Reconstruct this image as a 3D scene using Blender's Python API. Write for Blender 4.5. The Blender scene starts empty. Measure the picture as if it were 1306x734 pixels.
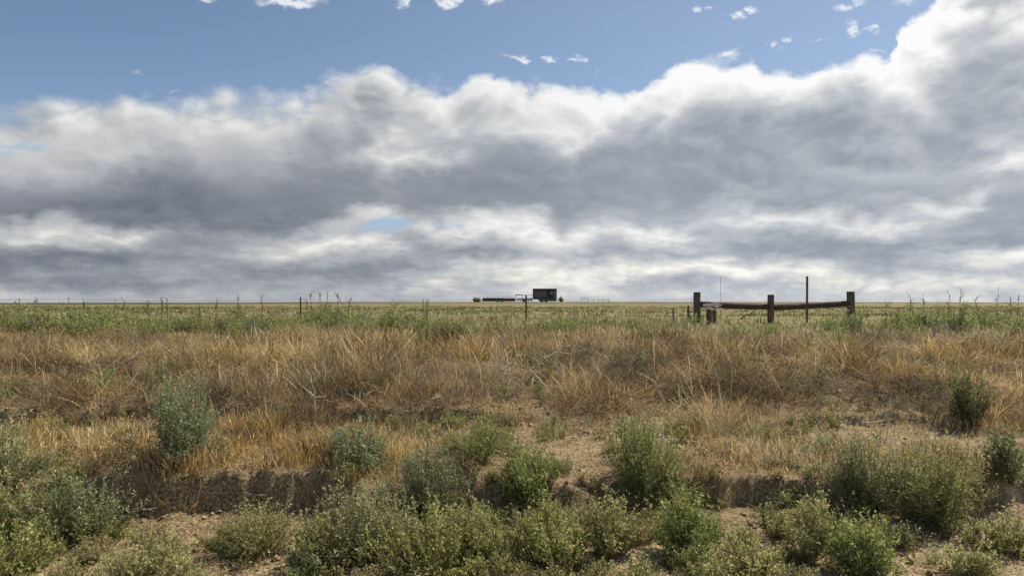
import bpy, math, random
import numpy as np
R = math.radians
SC = bpy.context.scene
COL = SC.collection
EYE = 1.7            # camera height above the verge
F0 = 950.0           # focal length in pixels of the photograph (1306 wide)
CX, HY = 653.0, 385.0
EXPO = 0.46
SKYS = 0.076
SUN_AZ, SUN_EL = 60.0, 51.0     # degrees; azimuth clockwise from +Y (the view direction)

def lin(c):
    c = c / 255.0
    return c / 12.92 if c <= 0.04045 else ((c + 0.055) / 1.055) ** 2.4
def rgb(r, g, b): return (lin(r), lin(g), lin(b), 1.0)

# ------------------------------------------------------------------ node helper
class NT:
    def __init__(s, tree): s.t = tree; s.n = tree.nodes; s.l = tree.links
    def new(s, typ, **kw):
        n = s.n.new(typ)
        for k, v in kw.items(): setattr(n, k, v)
        return n
    def put(s, sock, v):
        if isinstance(v, bpy.types.NodeSocket): s.l.new(v, sock)
        elif v is not None: sock.default_value = v
    def m(s, op, a, b=None, c=None, clamp=False):
        n = s.new('ShaderNodeMath', operation=op, use_clamp=clamp)
        s.put(n.inputs[0], a)
        if b is not None: s.put(n.inputs[1], b)
        if c is not None: s.put(n.inputs[2], c)
        return n.outputs[0]
    def vm(s, op, a, b=None):
        n = s.new('ShaderNodeVectorMath', operation=op)
        s.put(n.inputs[0], a)
        if b is not None: s.put(n.inputs[3 if op == 'SCALE' else 1], b)
        return n.outputs['Value' if op in ('LENGTH', 'DOT_PRODUCT', 'DISTANCE') else 'Vector']
    def xyz(s, x=0.0, y=0.0, z=0.0):
        n = s.new('ShaderNodeCombineXYZ')
        s.put(n.inputs[0], x); s.put(n.inputs[1], y); s.put(n.inputs[2], z)
        return n.outputs[0]
    def sep(s, v):
        n = s.new('ShaderNodeSeparateXYZ'); s.put(n.inputs[0], v); return n.outputs
    def noise(s, vec, scale, detail=4.0, rough=0.5, dist=0.0, lac=2.0, color=False):
        n = s.new('ShaderNodeTexNoise'); s.put(n.inputs['Vector'], vec)
        n.inputs['Scale'].default_value = scale; n.inputs['Detail'].default_value = detail
        n.inputs['Roughness'].default_value = rough; n.inputs['Distortion'].default_value = dist
        n.inputs['Lacunarity'].default_value = lac
        return n.outputs['Color' if color else 'Fac']
    def ss(s, v, lo, hi):
        n = s.new('ShaderNodeMapRange', interpolation_type='SMOOTHSTEP')
        s.put(n.inputs['Value'], v); s.put(n.inputs['From Min'], lo); s.put(n.inputs['From Max'], hi)
        return n.outputs[0]
    def mr(s, v, lo, hi, a=0.0, b=1.0):
        n = s.new('ShaderNodeMapRange'); s.put(n.inputs['Value'], v)
        n.inputs['From Min'].default_value = lo; n.inputs['From Max'].default_value = hi
        n.inputs['To Min'].default_value = a; n.inputs['To Max'].default_value = b
        return n.outputs[0]
    def mix(s, f, a, b, blend='MIX'):
        n = s.new('ShaderNodeMix', data_type='RGBA', blend_type=blend)
        s.put(n.inputs[0], f); s.put(n.inputs[6], a); s.put(n.inputs[7], b)
        return n.outputs[2]
    def ramp(s, v, stops, interp='LINEAR'):
        n = s.new('ShaderNodeValToRGB'); s.put(n.inputs[0], v); e = n.color_ramp.elements
        n.color_ramp.interpolation = interp
        while len(e) < len(stops): e.new(0.5)
        for q, (p, c) in zip(e, stops): q.position = p; q.color = c if len(c) == 4 else (*c, 1)
        return n.outputs[0]
    def curve(s, v, pts):
        n = s.new('ShaderNodeFloatCurve'); s.put(n.inputs['Value'], v)
        c = n.mapping.curves[0]
        c.points[0].location = pts[0]; c.points[-1].location = pts[-1]
        for p in pts[1:-1]: c.points.new(*p)
        for p in c.points: p.handle_type = 'AUTO_CLAMPED'
        n.mapping.update()
        return n.outputs[0]

# ------------------------------------------------------------------ sky
def build_sky():
    w = bpy.data.worlds.new("World"); SC.world = w; w.use_nodes = True
    t = NT(w.node_tree); t.n.clear()
    sky = t.new('ShaderNodeTexSky', sky_type='NISHITA', sun_disc=False, sun_elevation=R(SUN_EL), sun_rotation=R(SUN_AZ), altitude=1500.0, air_density=1.0, dust_density=SKYDUST, ozone_density=2.0)
    k = 1.0 / (SKYS * 2 ** EXPO)
    tc = t.new('ShaderNodeTexCoord'); d = t.vm('NORMALIZE', tc.outputs['Generated'])
    x, y, z = t.sep(d)
    hyp = t.m('SQRT', t.m('ADD', t.m('MULTIPLY', x, x), t.m('MULTIPLY', y, y)))
    hyp = t.m('MAXIMUM', hyp, 1e-3)
    az = t.m('ARCTAN2', x, y)
    ca = t.m('MAXIMUM', t.m('DIVIDE', y, hyp), 0.6)
    V = t.m('DIVIDE', t.m('DIVIDE', z, hyp), ca)                  # height above the horizon, in the units of the tables below
    # clouds are layers overhead: their texture is squeezed towards the horizon
    zz = t.m('ADD', t.m('MAXIMUM', z, 0.0), 0.11)
    flat = t.xyz(t.m('DIVIDE', x, zz), t.m('DIVIDE', y, zz), t.m('MULTIPLY', z, 3.0))
    bill = t.vm('MULTIPLY', d, (1.0, 1.0, 1.55))
    # squeezed coordinates: fewer vertical features near the horizon
    def billow(vec, scales, amps):
        # rounded heaps with creases between them: sum of |2n-1|
        s_ = None
        for sc_, am in zip(scales, amps):
            q_ = t.m('MULTIPLY', t.m('ABSOLUTE', t.m('SUBTRACT', t.noise(vec, sc_, 0.0, 0.5), 0.5)), am * 3.0)
            s_ = q_ if s_ is None else t.m('ADD', s_, q_)
        return s_
    wv = t.vm('ADD', bill, t.vm('SCALE', t.vm('SUBTRACT', t.noise(bill, 7.0, 3.0, .5, color=True), (.5, .5, .5)), .05))
    SCL, AMP = (6.5, 13.5, 28.0, 58.0, 118.0), (.48, .27, .14, .065, .03)
    b1 = billow(wv, SCL, AMP)
    b2 = billow(t.vm('ADD', wv, (.010, .004, .020)), SCL[:4], AMP[:4])
    warp_b = t.noise(bill, 5.5, 5.0, 0.55, color=True)
    wb = t.sep(warp_b)
    lowV = t.ss(V, 0.02, 0.2)
    ampv = t.m('ADD', 0.007, t.m('MULTIPLY', lowV, 0.050))
    Vw = t.m('ADD', V, t.m('MULTIPLY', t.m('SUBTRACT', wb[0], 0.5), ampv))
    Vw = t.m('ADD', Vw, t.m('MULTIPLY', t.m('SUBTRACT', b1, 0.30), t.m('MULTIPLY_ADD', lowV, -.060, -.018)))
    fw = t.noise(flat, 0.9, 6.0, 0.6, color=True); fw = t.sep(fw)
    Vw = t.m('ADD', Vw, t.m('MULTIPLY', t.m('SUBTRACT', fw[0], 0.5), 0.012))
    streak = t.vm('MULTIPLY', d, (1.0, 1.0, 2.6))
    fine = t.noise(streak, 24.0, 6.0, 0.62, 0.2, color=True); fs = t.sep(fine)
    Vw = t.m('ADD', Vw, t.m('MULTIPLY', t.m('SUBTRACT', fs[0], 0.5), 0.022))
    azw = t.m('ADD', az, t.m('MULTIPLY', t.m('SUBTRACT', wb[1], 0.5), 0.14))
    azw = t.m('ADD', azw, t.m('MULTIPLY', t.m('SUBTRACT', fw[1], 0.5), 0.10))
    azw = t.m('ADD', azw, t.m('MULTIPLY', t.m('SUBTRACT', fs[1], 0.5), 0.05))
    AZ0, AZ1 = -R(40), R(40)
    u = t.mr(azw, AZ0, AZ1)
    def U(px): return min(1.0, max(0.0, (math.atan((px - CX) / F0) - AZ0) / (AZ1 - AZ0)))
    def VV(py): return (HY - py) / F0
    rows = [
     (378, [(0,.55),(100,.45),(300,.5),(500,.5),(600,.58),(700,.62),(800,.58),(1000,.6),(1150,.62),(1300,.62)]),
     (361, [(0,.25),(100,.2),(200,.28),(300,.36),(400,.34),(490,.42),(550,.78),(600,.62),(680,.8),(720,.88),(760,.6),(800,.42),(900,.42),(1000,.55),(1050,.62),(1130,.8),(1210,.8),(1300,.74)]),
     (345, [(0,.2),(60,.38),(150,.3),(250,.42),(300,.3),(400,.28),(480,.3),(560,.42),(600,.72),(650,.82),(700,.9),(800,.9),(850,.8),(900,.84),(1000,.88),(1060,.8),(1100,.5),(1200,.42),(1300,.5)]),
     (325, [(0,.12),(100,.12),(180,.32),(300,.42),(380,.78),(450,.92),(490,.55),(550,.26),(600,.22),(650,.3),(700,.5),(800,.36),(900,.34),(1000,.36),(1100,.3),(1180,.38),(1240,.78),(1300,.88)]),
     (305, [(0,.45),(60,.82),(130,.85),(190,.5),(260,.34),(340,.42),(420,.6),(500,.5),(540,.78),(600,.86),(650,.9),(720,.9),(770,.72),(840,.9),(900,.62),(950,.4),(1000,.3),(1080,.26),(1150,.26),(1250,.28),(1300,.32)]),
     (286, [(0,.5),(40,.66),(90,.3),(150,.12),(250,.1),(330,.14),(400,.22),(440,.7),(490,.8),(530,.45),(600,.6),(650,.68),(700,.5),(760,.4),(850,.45),(930,.55),(980,.8),(1050,.7),(1100,.85),(1150,.8),(1200,.45),(1300,.3)]),
     (262, [(0,.12),(100,.06),(200,.05),(300,.08),(400,.14),(500,.22),(600,.22),(700,.24),(800,.26),(880,.34),(950,.5),(1050,.36),(1150,.5),(1230,.8),(1270,.5),(1300,.34)]),
     (235, [(0,.28),(100,.28),(200,.16),(300,.22),(400,.18),(500,.28),(600,.2),(700,.24),(800,.24),(900,.26),(1000,.28),(1100,.3),(1200,.34),(1300,.36)]),
     (208, [(0,.62),(80,.64),(150,.62),(220,.34),(300,.4),(400,.34),(470,.72),(530,.82),(580,.62),(640,.34),(700,.34),(800,.26),(900,.26),(1000,.28),(1100,.42),(1160,.48),(1220,.5),(1270,.78),(1300,.9)]),
     (180, [(0,.7),(80,.8),(160,.76),(250,.66),(330,.55),(400,.42),(460,.38),(490,.6),(540,.55),(600,.34),(640,.4),(700,.78),(760,.74),(800,.44),(900,.26),(1000,.28),(1100,.28),(1200,.32),(1300,.5)]),
     (150, [(0,.66),(80,.66),(160,.72),(280,.8),(350,.8),(400,.6),(440,.58),(480,.36),(540,.7),(600,.72),(660,.8),(720,.78),(790,.84),(830,.7),(900,.44),(1000,.36),(1100,.36),(1160,.44),(1220,.38),(1300,.36)]),
     (118, [(0,.7),(180,.74),(300,.85),(390,.85),(440,.72),(480,.45),(530,.78),(600,.86),(700,.88),(780,.9),(850,.92),(930,.8),(1000,.82),(1080,.66),(1120,.9),(1180,.72),(1230,.44),(1300,.4)]),
     (88,  [(0,.8),(400,.85),(480,.86),(560,.85),(700,.92),(850,.95),(1000,1.0),(1100,1.0),(1170,.95),(1230,.6),(1300,.5)]),
     (55,  [(0,.9),(900,.95),(1100,.97),(1200,.94),(1260,.72),(1300,.86)]),
     (15,  [(0,.9),(1000,.9),(1150,.98),(1230,.96),(1270,.5),(1300,.6)]),
     (-60, [(0,.8),(1100,.9),(1300,.7)]),
    ]
    tone = None
    for i, (py, pts) in enumerate(rows):
        v = VV(py)
        pp = [(0.0, pts[0][1])] + [(U(px), tn) for px, tn in pts if 0.001 < U(px) < 0.999] + [(1.0, pts[-1][1])]
        c = t.curve(u, pp)
        lo = VV(rows[i - 1][0]) if i else -9.0
        hi = VV(rows[i + 1][0]) if i < len(rows) - 1 else 9.0
        ws = []
        if i: ws.append(t.m('DIVIDE', t.m('SUBTRACT', Vw, lo), v - lo, clamp=True))
        if i < len(rows) - 1: ws.append(t.m('DIVIDE', t.m('SUBTRACT', hi, Vw), hi - v, clamp=True))
        wgt = ws[0] if len(ws) == 1 else t.m('MINIMUM', ws[0], ws[1])
        tone = t.m('MULTIPLY', c, wgt) if tone is None else t.m('MULTIPLY_ADD', c, wgt, tone)
    # billows: relief between two samples of the same noise, one shifted towards the sun
    sd = (math.sin(R(SUN_AZ)) * .018, math.cos(R(SUN_AZ)) * .018, .045)
    rel = t.m('SUBTRACT', b1, b2)
    n3 = t.noise(flat, 2.2, 7.0, 0.62, 0.3)
    f3 = t.m('SUBTRACT', n3, 0.5)
    topn = t.ss(V, 0.14, 0.28)
    tone = t.m('ADD', tone, t.m('MULTIPLY', rel, t.m('MULTIPLY_ADD', topn, 0.62, 0.26)))
    tone = t.m('ADD', tone, t.m('MULTIPLY', t.m('SUBTRACT', fs[2], 0.5), t.m('MULTIPLY', t.m('ADD', tone, 0.05), 0.20)))
    tone = t.m('ADD', tone, t.m('MULTIPLY', f3, t.m('MULTIPLY_ADD', topn, -0.12, 0.30)))
    b3 = billow(t.vm('ADD', streak, t.vm('SCALE', t.vm('SUBTRACT', t.noise(streak, 12.0, 3.0, .5, color=True), (.5, .5, .5)), .05)), (17.0, 38.0, 80.0), (.5, .32, .18))
    tone = t.m('ADD', tone, t.m('MULTIPLY', t.m('SUBTRACT', b3, 0.30), t.m('MULTIPLY', t.m('SUBTRACT', 1.05, lowV), t.m('MULTIPLY_ADD', tone, .42, .08))))
    tone = t.m('ADD', t.m('MULTIPLY', t.m('SUBTRACT', tone, 0.5), t.m('MULTIPLY_ADD', lowV, -0.05, 1.02)), t.m('MULTIPLY_ADD', lowV, 0.03, 0.51))
    # top edge of the great bank of cloud
    edge = [(0,139),(60,136),(110,131),(150,128),(200,138),(240,131),(290,118),(320,132),(350,137),(380,136),(400,112),(430,106),(460,88),(490,75),(525,84),(560,98),(585,103),(610,96),(640,98),(660,108),(685,116),(710,108),(750,101),(775,104),(800,117),(830,104),(850,92),(880,74),(900,67),(950,66),(970,80),(1000,90),(1040,83),(1090,82),(1120,72),(1135,76),(1145,45),(1160,18),(1175,0),(1200,-40),(1306,-90)]
    S = 0.5                                                             # V of the curve's full range
    epts = [(0.0, VV(142) / S)] + [(U(px), VV(py + (1 if px <= 390 else 12 if px <= 560 else 5)) / S) for px, py in edge] + [(1.0, 1.0)]
    az2 = t.m('ADD', az, t.m('MULTIPLY', t.m('SUBTRACT', t.sep(t.noise(bill, 11.0, 6.0, 0.6, color=True))[1], 0.5), 0.055))
    top = t.m('MULTIPLY', t.curve(t.mr(az2, AZ0, AZ1), epts), S)
    en = t.noise(bill, 30.0, 6.0, 0.62, 0.3)
    dd = t.m('ADD', t.m('SUBTRACT', top, V), t.m('ADD', t.m('MULTIPLY', t.m('SUBTRACT', en, 0.5), 0.035), t.m('MULTIPLY', t.m('SUBTRACT', b1, 0.30), 0.075)))
    soft = t.mr(az, -R(36), R(3), 0.034, 0.012)
    mask = t.ss(dd, t.m('MULTIPLY', soft, -0.75), soft)
    # thin white rim where the sun catches the top
    rim = t.m('MULTIPLY', t.m('SUBTRACT', 1.0, t.ss(dd, 0.0, 0.045)), t.mr(az, -R(20), R(10), 0.04, 0.14))
    tone = t.m('ADD', tone, rim)
    # scraps of small cloud in the blue
    P = t.xyz(t.m('MULTIPLY_ADD', t.m('TANGENT', t.m('MINIMUM', t.m('MAXIMUM', az, -1.2), 1.2)), F0, CX), t.m('MULTIPLY_ADD', V, -F0, HY), 0.0)
    pw = t.noise(bill, 26.0, 7.0, 0.68, color=True)
    P = t.vm('ADD', P, t.vm('MULTIPLY', t.vm('SUBTRACT', pw, (.5, .5, .5)), (70.0, 34.0, 0.0)))
    scr = [(375,3,50,9,1),(515,2,13,7,.9),(573,3,17,8,1),(630,3,20,7,.9),(663,74,14,6,1),(708,74,14,6,1),(738,75,15,4,.7),(766,90,8,5,.4),(893,13,9,7,.8),(909,11,7,4,.6),(940,19,14,7,1),(960,12,14,6,1),(988,60,9,7,.8),(1003,50,10,6,.9),(1078,11,20,7,1),(1100,4,16,7,.9),(1086,38,12,11,.9),(1113,40,13,5,.8),(1053,52,11,4,.6),(1150,2,24,8,.7),(180,93,10,6,.28),(184,121,11,8,.3),(265,1,14,4,.6),(226,118,8,3,.25),(645,72,8,4,.4),(1300,-60,60,25,1),(700,-70,90,20,1),(1120,64,8,5,.6)]
    sm = None
    for (px, py, a, b, s) in scr:
        q = t.vm('LENGTH', t.vm('MULTIPLY', t.vm('SUBTRACT', P, (px, py, 0.0)), (1 / (a * 1.05), 1 / (b * 1.0), 0.0)))
        q = t.m('MULTIPLY', t.m('SUBTRACT', 1.0, q, clamp=True), s)
        sm = q if sm is None else t.m('MAXIMUM', sm, q)
    front = t.ss(y, 0.1, 0.4)
    sm = t.m('MULTIPLY', sm, t.mr(t.noise(streak, 60.0, 5.0, 0.65), .3, .7, .6, 2.2))
    sm = t.m('MULTIPLY', t.m('MULTIPLY', t.ss(sm, 0.02, 1.25), 0.97), front)
    # pale blue gaps low in the bank
    gap = None
    for (px, py, a, b, s) in [(498,286,36,8,.95),(465,287,18,5,.6),(28,186,42,6,.75),(5,196,20,5,.6),(575,289,24,5,.45)]:
        q = t.vm('LENGTH', t.vm('MULTIPLY', t.vm('SUBTRACT', P, (px, py, 0.0)), (1 / (a * 1.2), 1 / (b * 1.5), 0.0)))
        q = t.m('MULTIPLY', t.ss(t.m('SUBTRACT', 1.0, q), 0.0, 0.7), s)
        gap = q if gap is None else t.m('MAXIMUM', gap, q)
    # rest of the dome: scattered cloud behind the camera
    back = t.ss(t.noise(flat, 0.55, 7.0, 0.6), 0.47, 0.62)
    behind = t.ss(y, 0.15, -0.25)
    mask = t.m('ADD', t.m('MULTIPLY', mask, t.m('SUBTRACT', 1.0, behind)), t.m('MULTIPLY', back, behind))
    tone = t.m('ADD', t.m('MULTIPLY', tone, t.m('SUBTRACT', 1.0, behind)), t.m('MULTIPLY', t.m('MULTIPLY_ADD', f3, 1.2, 0.7), behind))
    lf = t.mr(az, -R(36), R(30))
    cA = t.ramp(tone, [(0, rgb(101,109,123)), (.3, rgb(140,145,154)), (.6, rgb(181,183,187)), (.8, rgb(206,206,206)), (1, rgb(232,232,230))])
    cB = t.ramp(tone, [(0, rgb(124,134,147)), (.3, rgb(155,163,174)), (.6, rgb(196,200,206)), (.8, rgb(228,228,228)), (1, rgb(252,252,252))])
    cloud = t.mix(t.ss(lf, 0.15, 0.85), cA, cB)
    low = t.m('MULTIPLY', t.m('SUBTRACT', 1.0, t.ss(V, 0.03, 0.12)), t.ss(tone, 0.5, 0.9))
    cloud = t.mix(t.m('MULTIPLY', low, 0.6), cloud, (1.0, 0.975, 0.90, 1.0), 'MULTIPLY')
    cloud = t.mix(t.m('MULTIPLY', t.m('SUBTRACT', 1.0, t.ss(V, 0.0, 0.030)), .28), cloud, rgb(192, 196, 200))
    K = t.vm('SCALE', cloud, k)
    skyc = t.vm('MULTIPLY', sky.outputs[0], SKYTINT)
    gapc = tuple(c * k for c in rgb(166, 190, 214)[:3])
    skyc = t.mix(t.m('MULTIPLY', t.ss(az, -R(38), R(42)), .20), skyc, tuple(c * k for c in rgb(214, 226, 242)[:3]) + (1,))
    base = t.mix(mask, skyc, K)
    base = t.mix(sm, base, tuple(c * k for c in rgb(236, 240, 246)[:3]) + (1,))
    base = t.mix(t.m('MULTIPLY', t.m('MULTIPLY', gap, front), mask), base, gapc + (1,))
    bg = t.new('ShaderNodeBackground'); t.put(bg.inputs[0], base); bg.inputs[1].default_value = SKYS
    out = t.new('ShaderNodeOutputWorld'); t.l.new(bg.outputs[0], out.inputs[0])
    w.cycles.sampling_method = 'MANUAL'; w.cycles.sample_map_resolution = 512
    s = bpy.data.lights.new('sun', 'SUN'); s.energy = SUNP; s.angle = R(0.6); s.color = (1.0, 0.885, 0.73)
    so = bpy.data.objects.new('sun', s); COL.objects.link(so)
    so.rotation_euler = (R(90 - SUN_EL), 0, R(180 - SUN_AZ))
    so.location = (0, 0, 30)

SKYDUST = 0.6
SKYTINT = (1.16, 1.10, 1.03)
SUNP = 5.0
def build_camera():
    c = bpy.data.cameras.new('camera'); o = bpy.data.objects.new('camera', c); COL.objects.link(o)
    c.sensor_fit = 'HORIZONTAL'; c.sensor_width = 36.0; c.lens = 36.0 * F0 / 1306.0
    c.shift_y = (HY - 367.0) / 1306.0
    c.clip_start = 0.05; c.clip_end = 20000
    o.location = (0, 0, EYE); o.rotation_euler = (R(90), 0, 0)
    SC.camera = o
    SC.view_settings.view_transform = 'Standard'; SC.view_settings.look = 'None'
    SC.view_settings.exposure = EXPO; SC.view_settings.gamma = 1.0; SC.view_settings.use_curve_mapping = False
build_sky(); build_camera()

# ------------------------------------------------------------------ numpy noise
def _hash(ix, iy, seed):
    h = (ix.astype(np.int64) * 374761393 + iy.astype(np.int64) * 668265263 + seed * 974711) & 0xFFFFFFFF
    h = ((h ^ (h >> 13)) * 1274126177) & 0xFFFFFFFF
    return ((h ^ (h >> 16)) & 0xFFFFFF) / float(0xFFFFFF)
def vnoise(x, y, seed=0):
    x = np.asarray(x, float); y = np.asarray(y, float)
    ix = np.floor(x); iy = np.floor(y); fx = x - ix; fy = y - iy
    fx = fx * fx * fx * (fx * (fx * 6 - 15) + 10); fy = fy * fy * fy * (fy * (fy * 6 - 15) + 10)
    a = _hash(ix, iy, seed); b = _hash(ix + 1, iy, seed); c = _hash(ix, iy + 1, seed); d = _hash(ix + 1, iy + 1, seed)
    return (a + (b - a) * fx) * (1 - fy) + (c + (d - c) * fx) * fy
def fbm(x, y, seed=0, octv=4, g=0.5):
    s = 0.0; a = 1.0; n = 0.0; f = 1.0
    for i in range(octv):
        s = s + a * vnoise(np.asarray(x) * f + i * 17.3, np.asarray(y) * f - i * 9.1, seed + i); n += a; a *= g; f *= 2.03
    return s / n - 0.5
def sstep(v, a, b):
    t = np.clip((np.asarray(v, float) - a) / (b - a), 0, 1); return t * t * (3 - 2 * t)

# ------------------------------------------------------------------ the lie of the land
G_ = np.array([(-400,-.02),(4.5,0),(5.1,.04),(5.6,.13),(6.2,.33),(6.8,.41),(7.35,.46),(8.2,.66),(9.0,.78),(9.3,.86),(11,.94),(13,.98),(16,.98),(40,1.04),(90,1.33)])
C_ = np.array([(-400,-.02),(4.5,0),(5.2,.04),(5.56,.09),(5.66,.11),(5.70,.385),(6.2,.42),(7.0,.45),(7.38,.48),(7.45,.67),(8.2,.72),(9.0,.755),(9.14,.885),(9.6,.90),(11,.94),(13,.98),(16,.98),(40,1.04),(90,1.33)])
HOLES = []
def cutmask1(x):
    m = np.interp(x, [-30,-12,-9,-6,-4.6,-3.6,-3.1,-1.5,-1.15,-.7,-.35,.35,.7,.95,2.1,2.5,2.9,4.1,4.4,6,8,12,30], [.6,.2,.9,.2,.7,.5,1,1,.25,.1,.75,.8,.2,.85,.9,.3,.85,.8,.1,.6,.9,.2,.7])
    return np.clip(m + 0.5 * (vnoise(x * 1.1, x * 0, 5) - .5), 0, 1)
def cutmask2(x):
    m = np.interp(x, [-30,-9,-5.5,-4.5,-3,-2.3,-1.2,-.3,.3,1,3,5,9,30], [.8,.3,.9,.5,1,.95,.8,.9,.3,.15,.2,.6,.4,.7])
    return np.clip(m + 0.4 * (vnoise(x * .9, x * 0, 15) - .5), 0, 1)
def H(x, y):
    x = np.asarray(x, float); y = np.asarray(y, float)
    near = 1 - sstep(y, 14, 24)
    d = y + near * (0.45 * fbm(x * .45, y * .3, 1, 3) + .20 * fbm(x * 1.7, y * 1.2, 2, 3) + .13 * fbm(x * 6, y * 5, 3, 3))
    g = np.interp(d, G_[:, 0], G_[:, 1]); c = np.interp(d, C_[:, 0], C_[:, 1])
    cm = np.where(d < 6.9, cutmask1(x), cutmask2(x))
    cm = np.where(d > 8.4, np.clip(.45 + 1.8 * (vnoise(x * .8, x * 0, 25) - .5), 0, 1), cm)
    z = g + (c - g) * cm
    m = np.maximum(y, 1.0)
    crest = np.interp(x, [-260,-100,-66,-45,-20,0,30,70,105,260], [.95,1.14,1.22,1.46,1.66,1.74,1.74,1.69,1.60,1.5])
    far = crest - 1.33
    z = z + np.where(y > 90, far * sstep(y, 90, 150), 0) - 3.2 * sstep(y, 175, 420) + 4.0 * sstep(y, 480, 700) * np.exp(-((x + 190) / 110.) ** 4)
    rough = sstep(y, 4.2, 5.6) * (1 - sstep(y, 13, 20))
    z = z + near * .30 * sstep(y, 7.6, 8.6) * (1 - sstep(y, 12, 14)) * fbm(x * .9, y * 1.1, 61, 3)
    z = z + near * (.035 + .05 * rough) * fbm(x * 1.1, y * 1.3, 21, 3) + near * (.014 + .03 * rough) * fbm(x * 4.5, y * 5, 31, 3) + near * .020 * fbm(x * 14, y * 14, 41, 3)
    z = z + (1 - near) * .14 * fbm(x * .10, y * .12, 51, 3) * (1 - .5 * sstep(y, 60, 200))
    # sandy spill on the right of the verge
    z = z + .10 * np.exp(-((x - 3.75) / .55) ** 2 - ((y - 5.45) / .35) ** 2)
    for hx, hy, hr, hd in HOLES:
        z = z - hd * np.exp(-((x - hx) / hr) ** 2 - ((y - hy) / (hr * .8)) ** 2)
    return z
_ys = np.concatenate([np.arange(3.2, 16, .01), np.arange(16, 60, .05), np.arange(60, 200, .25)])
def hit(px, py):
    x = (px - CX) / F0 * _ys; z = EYE - (py - HY) / F0 * _ys
    k = np.argmax(H(x, _ys) >= z)
    if not (H(x[k:k+1], _ys[k:k+1]) >= z[k:k+1])[0]: k = len(_ys) - 1
    return float(x[k]), float(_ys[k])
HOLES += [(*hit(181, 614), .055, .16), (*hit(199, 648), .05, .12), (*hit(640, 650), .08, .12), (*hit(1288, 592), .17, .22), (*hit(983, 690), .05, .07), (*hit(520, 560), .1, .14)]
def PX(px, Y): return (px - CX) / F0 * Y
def PZ(py, Y): return EYE - (py - HY) / F0 * Y

# ------------------------------------------------------------------ object helpers
def tag(o, label=None, cat=None, group=None, kind=None):
    if label: o['label'] = label
    if cat: o['category'] = cat
    if group: o['group'] = group
    if kind: o['kind'] = kind
    return o
def empty(name, loc, rz=0.0):
    o = bpy.data.objects.new(name, None); COL.objects.link(o); o.location = loc; o.rotation_euler = (0, 0, rz)
    o.empty_display_size = 0.1
    return o
def npmesh(name, verts, faces, mat, parent=None, col=None, smooth=False, loc=None):
    """verts (N,3); faces (M,k); col (N,3) own colour of each leaf or blade"""
    verts = np.ascontiguousarray(verts, dtype=np.float32).reshape(-1, 3)
    faces = np.ascontiguousarray(faces, dtype=np.int32)
    me = bpy.data.meshes.new(name); k = faces.shape[1]; n = len(faces)
    me.vertices.add(len(verts)); me.vertices.foreach_set('co', verts.ravel())
    me.loops.add(n * k); me.loops.foreach_set('vertex_index', faces.ravel())
    me.polygons.add(n); me.polygons.foreach_set('loop_start', np.arange(0, n * k, k, dtype=np.int32))
    if smooth: me.polygons.foreach_set('use_smooth', np.ones(n, dtype=bool))
    me.update(calc_edges=True)
    if col is not None:
        a = me.color_attributes.new('own', 'FLOAT_COLOR', 'POINT')
        c = np.ones((len(verts), 4), dtype=np.float32); c[:, :3] = col
        a.data.foreach_set('color', c.ravel())
    me.materials.append(mat)
    o = bpy.data.objects.new(name, me); COL.objects.link(o)
    if parent: o.parent = parent
    if loc is not None: o.location = loc
    return o

# ------------------------------------------------------------------ materials
def pmat(name):
    m = bpy.data.materials.new(name); m.use_nodes = True
    t = NT(m.node_tree); b = t.n['Principled BSDF']; b.inputs['Specular IOR Level'].default_value = 0.25
    return m, t, b
def plant_mat(name, transl=0.35, rough=0.65, spec=0.25):
    m = bpy.data.materials.new(name); m.use_nodes = True; t = NT(m.node_tree); t.n.clear()
    at = t.new('ShaderNodeAttribute', attribute_name='own')
    tc = t.new('ShaderNodeTexCoord')
    n = t.noise(tc.outputs['Object'], 28.0, 2.0)
    c = t.mix(1.0, at.outputs['Color'], t.ramp(n, [(.25, (.78, .78, .78)), (.75, (1.18, 1.18, 1.18))]), 'MULTIPLY')
    b = t.new('ShaderNodeBsdfPrincipled'); t.put(b.inputs['Base Color'], c); b.inputs['Roughness'].default_value = rough
    b.inputs['Specular IOR Level'].default_value = spec
    tr = t.new('ShaderNodeBsdfTranslucent'); t.put(tr.inputs[0], c)
    mx = t.new('ShaderNodeMixShader'); mx.inputs[0].default_value = transl
    t.l.new(b.outputs[0], mx.inputs[1]); t.l.new(tr.outputs[0], mx.inputs[2])
    out = t.new('ShaderNodeOutputMaterial'); t.l.new(mx.outputs[0], out.inputs[0])
    return m
M_LEAF = plant_mat('leaf', .44, .55, .35)
M_STRAW = plant_mat('straw', .32, .6, .3)
M_TWIG = plant_mat('dead_twig', 0.0, .8, .15)

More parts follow.
